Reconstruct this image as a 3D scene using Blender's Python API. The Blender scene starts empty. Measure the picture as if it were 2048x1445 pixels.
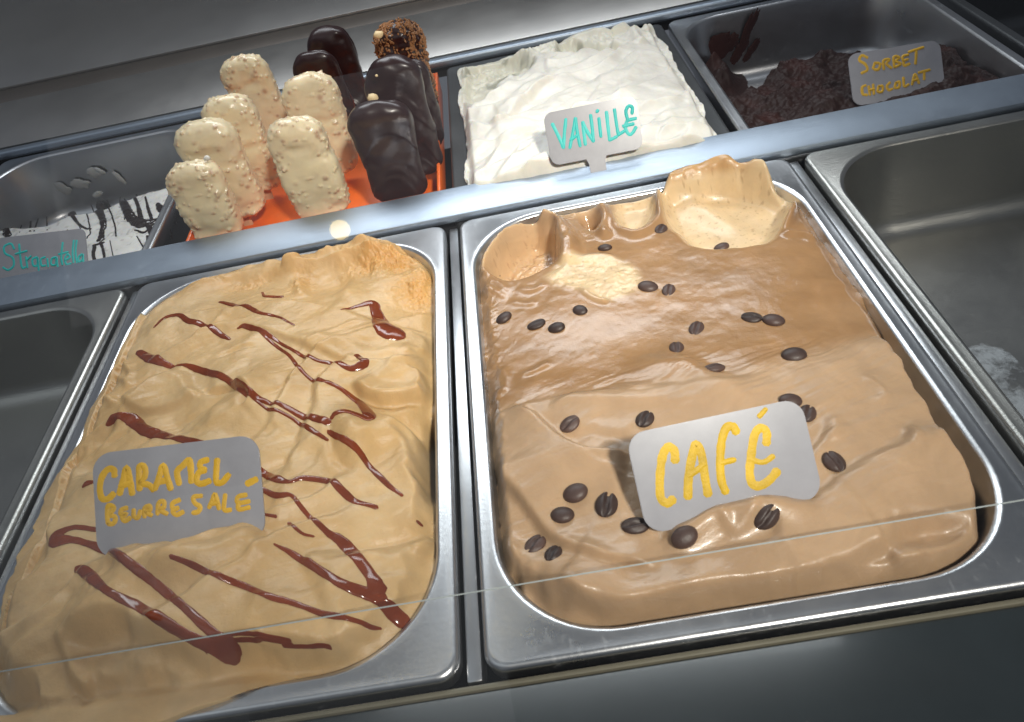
import bpy, bmesh, math, random
import numpy as np
from mathutils import Vector, Matrix, Euler
rnd = random.Random(7)
R_ = math.radians
scene = bpy.context.scene
COL = scene.collection

# ------------------------------------------------------------------ camera
CAMPOS = (0.0607045, -0.5072945, 0.3154577)
CAMROT = (0.8056181, 0.173051, -0.0843285)
FPX = 1500.0
cam_d = bpy.data.cameras.new('camera'); cam = bpy.data.objects.new('camera', cam_d); COL.objects.link(cam)
cam.location = CAMPOS; cam.rotation_euler = CAMROT
cam_d.sensor_width = 36.0; cam_d.lens = FPX/2048*36; cam_d.clip_start = 0.01; cam_d.clip_end = 50
cam_d.dof.use_dof = True; cam_d.dof.focus_distance = 0.55; cam_d.dof.aperture_fstop = 20
scene.camera = cam

# ------------------------------------------------------------------ world, lamps
w = bpy.data.worlds.new("World"); scene.world = w; w.use_nodes = True
bg = w.node_tree.nodes['Background']; bg.inputs[0].default_value = (0.80, 0.86, 1.0, 1); bg.inputs[1].default_value = 0.12
def area(name, loc, target, sx, sy, power, col, spread=180):
    d = bpy.data.lights.new(name, 'AREA'); d.shape = 'RECTANGLE'; d.size = sx; d.size_y = sy; d.energy = power; d.color = col
    d.spread = R_(spread)
    o = bpy.data.objects.new(name, d); COL.objects.link(o); o.location = loc
    o.rotation_euler = (Vector(target)-Vector(loc)).to_track_quat('-Z', 'Y').to_euler()
    return o
def disk(name, loc, target, r, power, col, spread=120):
    o = area(name, loc, target, r, r, power, col, spread); o.data.shape = 'DISK'; return o
# the sloping glass lid mirrors the lamps above it: the small warm disk stands where its reflection shows
LID_N = np.array([0, -.36, .933]); LID_P = np.array([0, -.372, .012])
_RM = np.array(Euler(CAMROT).to_matrix()); _CP = np.array(CAMPOS)
def mirrored(px, py, z):
    d = _RM @ np.array([(px-1024)/FPX, -(py-722.5)/FPX, -1.0]); d /= np.linalg.norm(d)
    q = _CP+d*(((LID_P-_CP)@LID_N)/(d@LID_N)); r = d-2*(d@LID_N)*LID_N; return tuple(q+r*((z-q[2])/r[2]))
area('canopy_light', (0.05, 0.43, 0.62), (0.03, -0.10, 0.0), 0.85, 0.26, 1.75, (0.92, 0.96, 1.0), 100)
disk('ceiling_or_fill_light', mirrored(680, 460, 1.15), (0.0, -0.08, 0.0), 0.040, 0.0085, (1.0, 0.72, 0.22), 75)
disk('ceiling_or_fill_light', (0.50, -1.05, 1.10), (0.07, -0.09, 0.0), 0.14, 0.95, (1.0, 0.93, 0.84), 30)  # added unseen key lamp, narrow spread leaves the corners darker
area('added_overhead_panel', (-0.42, 0.50, 1.60), (-0.42, 0.499, 0.0), 1.55, 0.62, 1.0, (0.95, 0.97, 1.0), 180)  # added unseen panel, gives the front flange something bright to reflect
area('added_overhead_panel', (-0.95, -0.85, 1.60), (-0.95, -0.849, 0.0), 1.5, 1.1, 1.5, (0.90, 0.96, 1.0), 180)  # added unseen panel, lays haze on the glass and fills the front
area('haze_fill_light', (-1.7, -0.4, 1.5), (-0.2, -0.3, 0.0), 1.6, 1.6, 1.0, (0.86, 0.93, 1.0), 150)  # added unseen area lamp for glass haze and side fill
scene.view_settings.view_transform = 'Standard'; scene.view_settings.look = 'None'
scene.view_settings.exposure = 0.06; scene.view_settings.gamma = 1.0
scene.cycles.max_bounces = 8; scene.cycles.use_denoising = True
scene.cycles.caustics_reflective = False; scene.cycles.caustics_refractive = False

# ------------------------------------------------------------------ placing helpers
RM = np.array(Euler(CAMROT).to_matrix()); CP = np.array(CAMPOS)
def ray(x, y):
    return RM @ np.array([(x-1024)/FPX, -(y-722.5)/FPX, -1.0])
def U(x, y, z=0.0):                       # the point at height z seen at (x, y) of the photograph
    d = ray(x, y); t = (z-CP[2])/d[2]; return CP + t*d
def US(pts, z=0.0, s=1.0, ox=0, oy=0):
    return np.array([U(ox+p[0]/s, oy+p[1]/s, z)[:2] for p in pts])
def ss(a, b, x):
    t = np.clip((x-a)/(b-a), 0, 1); return t*t*(3-2*t)
_tab = np.random.RandomState(11).rand(16, 256, 256)
def vn(x, y, seed=0):
    xi = np.floor(x).astype(int); yi = np.floor(y).astype(int); fx = x-xi; fy = y-yi
    fx = fx*fx*fx*(fx*(fx*6-15)+10); fy = fy*fy*fy*(fy*(fy*6-15)+10)
    T = _tab[seed % 16]; a = T[xi & 255, yi & 255]; b = T[(xi+1) & 255, yi & 255]; c = T[xi & 255, (yi+1) & 255]; d = T[(xi+1) & 255, (yi+1) & 255]
    return (a+(b-a)*fx)+((c+(d-c)*fx)-(a+(b-a)*fx))*fy
def fbm(x, y, sc, seed=0, o=4, g=0.5):
    x = np.asarray(x)/sc+17.3*seed; y = np.asarray(y)/sc+9.1*seed; s = 0; a = 1; n = 0
    for k in range(o):
        s = s+a*(vn(x, y, seed+k)-.5); n += a; a *= g; x = x*2.03; y = y*2.03
    return s/n*2
def smooth(pts, n=6):
    P = np.array(pts, float); out = []
    if len(P) < 3: return P
    Q = np.vstack([2*P[0]-P[1], P, 2*P[-1]-P[-2]])
    for i in range(1, len(Q)-2):
        for k in range(n):
            t = k/n; p0, p1, p2, p3 = Q[i-1:i+3]
            out.append(.5*((2*p1)+(-p0+p2)*t+(2*p0-5*p1+4*p2-p3)*t*t+(-p0+3*p1-3*p2+p3)*t**3))
    out.append(P[-1]); return np.array(out)
def P_CLOSED(P): return np.allclose(P[0], P[-1])
def poly_dist(x, y, P, full=False):
    """distance, signed (left of travel +), arclength fraction"""
    x = np.asarray(x); y = np.asarray(y); n = len(P)-1
    if x.size > 4000 and not full:
        B = .13; m = (x > P[:, 0].min()-B) & (x < P[:, 0].max()+B) & (y > P[:, 1].min()-B) & (y < P[:, 1].max()+B)
        D = np.full(x.shape, .2); SG = np.full(x.shape, -.2); FR = np.zeros(x.shape)
        if m.any(): a, b, c = poly_dist(x[m], y[m], P, True); D[m] = a; SG[m] = b; FR[m] = c
        if not P_CLOSED(P): SG = np.where(m, SG, .2)
        elif .5*np.sum(P[:-1, 0]*P[1:, 1]-P[1:, 0]*P[:-1, 1]) < 0: SG = np.where(m, SG, .2)
        return D, SG, FR
    best = np.full(x.shape, 1e9); sg = np.ones(x.shape); fr = np.zeros(x.shape)
    for i in range(n):
        a = P[i]; d = P[i+1]-a; L = d@d+1e-14
        t = np.clip(((x-a[0])*d[0]+(y-a[1])*d[1])/L, 0, 1)
        ex = x-a[0]-t*d[0]; ey = y-a[1]-t*d[1]; dd = ex*ex+ey*ey
        m = dd < best; best = np.where(m, dd, best); sg = np.where(m, np.sign(d[0]*ey-d[1]*ex), sg); fr = np.where(m, (i+t)/n, fr)
    best = np.sqrt(best); sg = np.where(sg == 0, 1, sg)
    return best, best*sg, fr
def taper(f, a=.15): return ss(0, a, f)*ss(0, a, 1-f)
def fold(P, h, wr, s, groove=0.0):         # sheet edge: raised on the left of travel, falling away behind it
    P = smooth(P, 4)
    def f(x, y, z, c=None):
        m = 0.35*fbm(x, y, .02, 3, 2)
        dist, sd, fr = poly_dist(x, y, P); t = taper(fr)
        sdm = sd+m*s*2
        up = h*np.exp(-np.clip(sdm, 0, None)/wr)*ss(-s, s, sdm)*np.where(sd > 0, 1, 1)
        dn = -groove*np.exp(-(np.clip(-sdm, 0, None)/(wr*.45)))*ss(s, -s, sdm)
        return z+(up+dn)*t*ss(wr*2.5, wr*.4, dist)
    return f
def ridge(P, h, r):
    P = smooth(P, 4)
    def f(x, y, z, c=None):
        d, sd, fr = poly_dist(x, y, P); return z+h*np.exp(-(d/r)**2)*taper(fr, .2)
    return f
def mound(cx, cy, h, rx, ry=None, ang=0, p=2):
    ry = ry or rx; ca, sa = math.cos(ang), math.sin(ang)
    def f(x, y, z, c=None):
        u = ((x-cx)*ca+(y-cy)*sa)/rx; v = (-(x-cx)*sa+(y-cy)*ca)/ry
        return z+h*np.exp(-(u*u+v*v)**(p/2))
    return f
def pit(P, depth, s, floor_noise=.0):
    P = smooth(list(P)+[P[0]], 4)
    A = .5*np.sum(P[:-1, 0]*P[1:, 1]-P[1:, 0]*P[:-1, 1]); sgn = 1 if A > 0 else -1
    def f(x, y, z, c=None):
        d, sd, fr = poly_dist(x, y, P); d_in = sd*sgn
        k = ss(-s*.3, s, d_in+.0015*fbm(x, y, .01, 5, 3))
        return z-depth*k+floor_noise*k*fbm(x, y, .006, 6, 4)
    return f
def strokes(n, box, lx, ly, ang, dang, base_tilt, bowl, seed, mix=.75, amp=.003, edge=.12, region=None, mode='rand'):
    """overlapping spatula smears, laid one over the other"""
    r = random.Random(seed); S = []
    for i in range(n):
        cx = r.uniform(box[0], box[1]); cy = r.uniform(box[2], box[3])
        S.append((cx, cy, lx*r.uniform(.6, 1.4), ly*r.uniform(.6, 1.35), ang+r.uniform(-dang, dang), r.uniform(-1, 1), r.uniform(.4, 1.2), r.uniform(-.4, .4)))
    if mode == 'back': S.sort(key=lambda s: -s[1]+r.uniform(-.03, .03))
    def f(x, y, z, c=None):
        z0 = z.copy(); cur = np.zeros_like(z); wx = x+.004*fbm(x, y, .03, 8, 3); wy = y+.004*fbm(x, y, .03, 9, 3)
        for (cx, cy, a, b, an, hh, tl, cv) in S:
            ca, sa = math.cos(an), math.sin(an)
            dx = wx-cx; dy = wy-cy; u = (dx*ca+dy*sa)/a; v = (-dx*sa+dy*ca)/b
            v = v+cv*u*u
            rr = u*u+v*v; m = rr < 1.2
            if not np.any(m): continue
            k = ss(1.0, 1.0-edge, rr)*mix
            tgt = amp*hh*.5 + base_tilt*tl*v*b - bowl*tl*(1-v*v)*b + .00035*fbm(u*2, v*b/.004+40*cv, 1.0, 4, 2)
            cur = np.where(m, cur+(tgt-cur)*k, cur)
        g = 1 if region is None else region(x, y)
        return z0+cur*g
    return f

# ------------------------------------------------------------------ materials
def new_mat(name):
    m = bpy.data.materials.new(name); m.use_nodes = True; nt = m.node_tree
    return m, nt, nt.nodes, nt.links, nt.nodes['Principled BSDF']
def noise_node(nt, scale, detail=4, rough=.5, vec=None, coord='Object', dist=0):
    N = nt.nodes; L = nt.links
    tc = N.new('ShaderNodeTexCoord'); mp = N.new('ShaderNodeMapping')
    L.new(tc.outputs[coord], mp.inputs[0])
    if vec: mp.inputs['Scale'].default_value = vec
    n = N.new('ShaderNodeTexNoise'); n.inputs['Scale'].default_value = scale; n.inputs['Detail'].default_value = detail
    n.inputs['Roughness'].default_value = rough; n.inputs['Distortion'].default_value = dist
    L.new(mp.outputs[0], n.inputs['Vector']); return n
def ramp(nt, src, stops):
    r = nt.nodes.new('ShaderNodeValToRGB'); e = r.color_ramp.elements
    while len(e) < len(stops): e.new(.5)
    for q, (p, c) in zip(e, stops):
        q.position = p; q.color = (c, c, c, 1) if not hasattr(c, '__len__') else (*c, 1)
    nt.links.new(src, r.inputs[0]); return r.outputs[0]
def bump(nt, src, strength, dist, b, prev=None):
    n = nt.nodes.new('ShaderNodeBump'); n.inputs['Strength'].default_value = strength; n.inputs['Distance'].default_value = dist
    nt.links.new(src, n.inputs['Height'])
    if prev is not None: nt.links.new(prev, n.inputs['Normal'])
    nt.links.new(n.outputs[0], b.inputs['Normal']); return n.outputs[0]
def steel(name, col=(.62, .63, .64), rough=.28, brush=(1, 1, 1), frost_or_glare=.0, scratch=.25, brush_scale=400):
    m, nt, N, L, b = new_mat(name)
    b.inputs['Metallic'].default_value = 1
    n1 = noise_node(nt, brush_scale, 3, .6, brush); n2 = noise_node(nt, 14, 5, .65)
    mx = N.new('ShaderNodeMath'); mx.operation = 'MULTIPLY_ADD'
    L.new(n2.outputs[0], mx.inputs[0]); mx.inputs[1].default_value = .25; mx.inputs[2].default_value = rough-.12
    fr = ramp(nt, noise_node(nt, 150, 10, .8, (1, .35, 1)).outputs[0], [(.56, 0), (.74, 1)])
    fm = N.new('ShaderNodeMath'); fm.operation = 'MULTIPLY'; L.new(fr, fm.inputs[0]); fm.inputs[1].default_value = frost_or_glare
    mix = N.new('ShaderNodeMix'); mix.data_type = 'RGBA'; L.new(fm.outputs[0], mix.inputs[0])
    mix.inputs[6].default_value = (*col, 1); mix.inputs[7].default_value = (.72, .75, .78, 1)
    L.new(mix.outputs[2], b.inputs['Base Color'])
    inv = N.new('ShaderNodeMath'); inv.operation = 'SUBTRACT'; inv.inputs[0].default_value = 1; L.new(fm.outputs[0], inv.inputs[1])
    L.new(inv.outputs[0], b.inputs['Metallic'])
    ad = N.new('ShaderNodeMath'); ad.operation = 'MULTIPLY_ADD'; L.new(fm.outputs[0], ad.inputs[0]); ad.inputs[1].default_value = .5; L.new(mx.outputs[0], ad.inputs[2])
    L.new(ad.outputs[0], b.inputs['Roughness'])
    p = bump(nt, n1.outputs[0], scratch, .0003, b)
    return m
def vc_mat(name, rough=.45, wet=.2, sss=.25, bump_s=.35, bump_scale=900, speck=None, coat=.0, rad=(.006, .004, .002)):
    """edible surface: base colour and wetness come from colour attributes"""
    m, nt, N, L, b = new_mat(name)
    a = N.new('ShaderNodeAttribute'); a.attribute_name = 'Col'
    n = noise_node(nt, 38, 6, .6, dist=.6)
    v = ramp(nt, n.outputs[0], [(.3, .86), (.7, 1.08)])
    mu = N.new('ShaderNodeMix'); mu.data_type = 'RGBA'; mu.blend_type = 'MULTIPLY'; mu.inputs[0].default_value = 1
    L.new(a.outputs['Color'], mu.inputs[6]); L.new(v, mu.inputs[7]); L.new(mu.outputs[2], b.inputs['Base Color'])
    wt = N.new('ShaderNodeAttribute'); wt.attribute_name = 'Wet'
    mr = N.new('ShaderNodeMapRange'); L.new(wt.outputs['Fac'], mr.inputs[0]); mr.inputs[3].default_value = rough; mr.inputs[4].default_value = wet
    L.new(mr.outputs[0], b.inputs['Roughness'])
    b.inputs['Subsurface Weight'].default_value = sss; b.inputs['Subsurface Radius'].default_value = rad; b.inputs['Subsurface Scale'].default_value = 1.0
    b.inputs['Coat Weight'].default_value = coat; b.inputs['Coat Roughness'].default_value = .12
    n2 = noise_node(nt, bump_scale, 4, .6); p = bump(nt, n2.outputs[0], bump_s, .0004, b)
    n3 = noise_node(nt, 120, 5, .6); bump(nt, n3.outputs[0], bump_s*.6, .0008, b, p)
    return m
def plain(name, col, rough=.4, metal=0, coat=0, bump_s=0, scale=300, sss=0, var=.08):
    m, nt, N, L, b = new_mat(name)
    n = noise_node(nt, 45, 5, .6)
    c1 = tuple(max(0, k*(1-var)) for k in col); c2 = tuple(k*(1+var) for k in col)
    L.new(ramp(nt, n.outputs[0], [(.3, c1), (.7, c2)]), b.inputs['Base Color'])
    b.inputs['Roughness'].default_value = rough; b.inputs['Metallic'].default_value = metal; b.inputs['Coat Weight'].default_value = coat; b.inputs['Coat Roughness'].default_value = .08
    if sss: b.inputs['Subsurface Weight'].default_value = sss; b.inputs['Subsurface Radius'].default_value = (.004, .0025, .0015); b.inputs['Subsurface Scale'].default_value = 1
    if bump_s: bump(nt, noise_node(nt, scale, 5, .6).outputs[0], bump_s, .0005, b)
    return m
M = {}
M['steel'] = steel('pan_steel', (.62, .63, .65), .30, (1, 1, 1), .28, .2)
M['steel_empty'] = steel('empty_pan_steel', (.46, .455, .43), .32, (.25, 3, 1), .12, .6)
M['rail'] = steel('brushed_rail_steel', (.44, .51, .60), .46, (.04, 3, 1), .16, .6, 500)
M['back_steel'] = steel('satin_back_steel', (.64, .63, .60), .42, (.05, 1, 1), .0, .2, 300)
M['back_steel_brown'] = steel('brown_back_steel', (.40, .36, .32), .45, (.05, 1, 1), .0, .2, 300)  # darker, browner tone for the back strip
M['dark_pan'] = plain('dark_grey_pan_metal', (.10, .105, .11), .42, .7, 0, .3, 500)
M['black_gap'] = plain('flat_black_gap', (.012, .012, .013), .5)  # one flat black for well, rail web, slots and gap strip
M['front_panel'] = plain('grey_front_panel', (.022, .029, .032), .22, 0, .4)
M['reflector_grey'] = plain('grey_rear_reflector', (.62, .61, .58), .4)
M['gasket'] = plain('cream_gasket', (.17, .155, .11), .5)
M['orange'] = plain('orange_plastic', (.86, .15, .015), .32, 0, .15, .1, 200, .1)
M['tag'] = plain('grey_white_plastic', (.33, .33, .365), .26, 0, .3, .05, 60, 0, .09)
M['ink_yellow'] = plain('ochre_marker_ink', (.72, .42, .02), .5, 0, 0, .6, 900, 0, .2)
M['ink_cafe'] = plain('yellow_marker_ink', (.66, .42, .01), .5, 0, 0, .6, 900, 0, .3)
M['ink_teal'] = plain('turquoise_marker_ink', (.03, .62, .58), .45, 0, 0, .3, 900, 0, .08)
M['sauce'] = plain('glossy_caramel_sauce', (.33, .068, .022), .14, 0, .4, 0, 100, .15, .25)
b = M['sauce'].node_tree.nodes['Principled BSDF']; b.inputs['Transmission Weight'].default_value = .45; b.inputs['IOR'].default_value = 1.38
M['choc_line'] = plain('dark_chocolate_sauce', (.018, .010, .009), .18, 0, .4)
M['bean'] = plain('roasted_bean_skin', (.050, .029, .024), .48, 0, .0, .5, 400, 0, .3)
nt = M['bean'].node_tree; oi = nt.nodes.new('ShaderNodeObjectInfo'); mr = nt.nodes.new('ShaderNodeMapRange'); nt.links.new(oi.outputs['Random'], mr.inputs[0]); mr.inputs[3].default_value = .6; mr.inputs[4].default_value = 1.7
b = nt.nodes['Principled BSDF']; lk = b.inputs['Base Color'].links[0].from_socket; mm = nt.nodes.new('ShaderNodeMix'); mm.data_type = 'RGBA'; mm.blend_type = 'MULTIPLY'; mm.inputs[0].default_value = 1
nt.links.new(lk, mm.inputs[6]); nt.links.new(mr.outputs[0], mm.inputs[7]); nt.links.new(mm.outputs[2], b.inputs['Base Color'])
M['wood'] = plain('pale_wood_stick', (.62, .40, .24), .55, 0, 0, .2, 200)
M['caramel'] = vc_mat('caramel_ice_cream', .46, .28, .25, .55, 900)
M['cafe'] = vc_mat('coffee_ice_cream', .46, .13, .25, .35, 900, coat=.10)
M['vanilla'] = vc_mat('vanilla_ice_cream', .48, .25, .3, .3, 800)
M['stracciatella'] = vc_mat('white_ice_cream', .5, .3, .3, .3, 800)
M['choc_ice'] = vc_mat('chocolate_sorbet', .62, .4, .0, .8, 500)
M['choc_ice'].node_tree.nodes['Principled BSDF'].inputs['Specular IOR Level'].default_value = .25
M['white_coat'] = vc_mat('white_chocolate_coating', .34, .2, .25, .15, 500, coat=.15)
M['dark_coat'] = vc_mat('dark_chocolate_coating', .36, .28, .0, .0, 300, coat=.06)
M['nut'] = plain('chopped_hazelnut', (.30, .14, .055), .5, 0, 0, .4, 600, 0, .4)
M['nut_pale'] = plain('pale_nut', (.75, .58, .32), .5)
M['crumb'] = plain('white_crumb', (.75, .74, .68), .5)
# thin glass
m, nt, N, L, b = new_mat('display_glass'); N.remove(b)
out = N['Material Output']; tr = N.new('ShaderNodeBsdfTransparent'); tr.inputs[0].default_value = (.97, .985, .975, 1)
gl = N.new('ShaderNodeBsdfGlossy'); gl.inputs['Roughness'].default_value = .02
lw = N.new('ShaderNodeLayerWeight'); lw.inputs[0].default_value = .5
pw = N.new('ShaderNodeMath'); pw.operation = 'POWER'; L.new(lw.outputs['Facing'], pw.inputs[0]); pw.inputs[1].default_value = 5
ma = N.new('ShaderNodeMath'); ma.operation = 'MULTIPLY_ADD'; L.new(pw.outputs[0], ma.inputs[0]); ma.inputs[1].default_value = .9; ma.inputs[2].default_value = .05
mx = N.new('ShaderNodeMixShader'); L.new(ma.outputs[0], mx.inputs[0]); L.new(tr.outputs[0], mx.inputs[1]); L.new(gl.outputs[0], mx.inputs[2]); L.new(mx.outputs[0], out.inputs[0])
M['glass'] = m
M['glass_edge'] = plain('glass_edge_seal', (.30, .34, .33), .3)

# ------------------------------------------------------------------ object helpers
def mesh_obj(name, V, F, mat, parent=None, smooth_=True, loc=None):
    me = bpy.data.meshes.new(name); me.from_pydata([tuple(v) for v in V], [], F) if not isinstance(V, np.ndarray) else me.from_pydata(V.tolist(), [], F)
    if smooth_: me.polygons.foreach_set('use_smooth', [True]*len(me.polygons))
    me.materials.append(M[mat] if isinstance(mat, str) else mat); me.update()
    o = bpy.data.objects.new(name, me); COL.objects.link(o)
    if parent is not None: o.parent = parent
    if loc is not None: o.location = loc
    return o
def tag(o, label, cat, group=None):
    o['label'] = label; o['category'] = cat
    if group: o['group'] = group
    return o
def structure(o, kind='structure'): o['kind'] = kind; return o
def empty(name, loc, label, cat, group=None):
    o = bpy.data.objects.new(name, None); COL.objects.link(o); o.location = loc; o.empty_display_size = .02
    bpy.context.view_layer.update(); return tag(o, label, cat, group)
def rel(o, parent):                        # keep world placement of a mesh built in world space
    o.parent = parent; o.matrix_parent_inverse = Matrix.Translation(-Vector(parent.location)); return o
def box(name, x0, x1, y0, y1, z0, z1, mat, bev=.001, parent=None, fn=None, seg=2):
    bm = bmesh.new(); bmesh.ops.create_cube(bm, size=1)
    for v in bm.verts: v.co = ((x0+x1)/2+v.co.x*(x1-x0), (y0+y1)/2+v.co.y*(y1-y0), (z0+z1)/2+v.co.z*(z1-z0))
    if bev: bmesh.ops.bevel(bm, geom=list(bm.edges), offset=bev, segments=seg, affect='EDGES', profile=.5)
    if fn:
        for v in bm.verts: v.co = fn(v.co)
    me = bpy.data.meshes.new(name); bm.to_mesh(me); bm.free(); me.materials.append(M[mat])
    me.polygons.foreach_set('use_smooth', [True]*len(me.polygons)); me.set_sharp_from_angle(angle=R_(40)) if hasattr(me, 'set_sharp_from_angle') else None
    o = bpy.data.objects.new(name, me); COL.objects.link(o)
    if parent: rel(o, parent)
    return o
def attrs(o, col, wet):
    n = len(o.data.vertices)
    a = o.data.color_attributes.new('Col', 'FLOAT_COLOR', 'POINT'); c = np.ones((n, 4)); c[:, :3] = col; a.data.foreach_set('color', c.ravel())
    b = o.data.attributes.new('Wet', 'FLOAT', 'POINT'); b.data.foreach_set('value', np.broadcast_to(wet, (n,)).astype(float).ravel())

# ------------------------------------------------------------------ pans
def rr_loop(cx, cy, hx, hy, r, z, n=14):
    pts = []; r = max(r, .0005)
    for (sx, sy, a0) in ((1, 1, 0), (-1, 1, 90), (-1, -1, 180), (1, -1, 270)):
        for k in range(n+1):
            a = R_(a0+90*k/n); pts.append((cx+sx*(hx-r)+r*math.cos(a), cy+sy*(hy-r)+r*math.sin(a), z))
    return pts
def loft(loops, closed_bottom=True):
    V = []; F = []; n = len(loops[0])
    for L_ in loops: V += L_
    for i in range(len(loops)-1):
        for k in range(n):
            a = i*n+k; b_ = i*n+(k+1) % n; F.append((a, b_, b_+n, a+n))
    if closed_bottom: F.append(tuple(range((len(loops)-1)*n, len(loops)*n)))
    return V, F
class Pan: pass
def make_pan(x0, x1, y0, y1, label, mat='steel', rim=.0, fl=.0095, flf=.011, ropen=.055, depth=.075, rout=.010, name='metal_pan', group='steel ice cream pans', thick=.0):
    p = Pan(); cx, cy = (x0+x1)/2, (y0+y1)/2; hx, hy = (x1-x0)/2, (y1-y0)/2
    ox, oy = hx-fl, hy-flf; p.cx, p.cy, p.ox, p.oy, p.r, p.rim = cx, cy, ox, oy, ropen, rim
    root = empty(name, (cx, cy, rim-depth), label, 'ice cream pan', group)
    # flange
    L1 = [rr_loop(cx, cy, hx-.0008, hy-.0008, rout, rim-.012), rr_loop(cx, cy, hx, hy, rout, rim-.003), rr_loop(cx, cy, hx-.0004, hy-.0004, rout, rim-.0012),
          rr_loop(cx, cy, hx-.0015, hy-.0015, rout, rim-.0001), rr_loop(cx, cy, hx-.003, hy-.003, rout-.001, rim), rr_loop(cx, cy, ox+.004, oy+.004, ropen+.001, rim-.0006),
          rr_loop(cx, cy, ox+.0022, oy+.0022, ropen+.001, rim+.0002), rr_loop(cx, cy, ox+.0006, oy+.0006, ropen, rim-.0001), rr_loop(cx, cy, ox-.0006, oy-.0006, ropen, rim-.0016)]
    V, F = loft(L1, False); rel(mesh_obj('rim', V, F, mat), root)
    tp = .006; fr = .016
    L2 = [rr_loop(cx, cy, ox-.0005, oy-.0005, ropen, rim-.0014), rr_loop(cx, cy, ox-.0016, oy-.0016, ropen, rim-.006), rr_loop(cx, cy, ox-.002-tp*.5, oy-.002-tp*.5, ropen, rim-depth*.5)]
    for k in range(8):
        a = R_(90*k/7); q = .002+tp+fr*(1-math.cos(a)); L2.append(rr_loop(cx, cy, ox-q, oy-q, max(ropen-q*.4, .01), rim-depth+fr*(1-math.sin(a))))
    V, F = loft(L2, True); rel(mesh_obj('basin', V, F, mat if mat != 'dark_pan' else 'dark_pan'), root)
    return p
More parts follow.
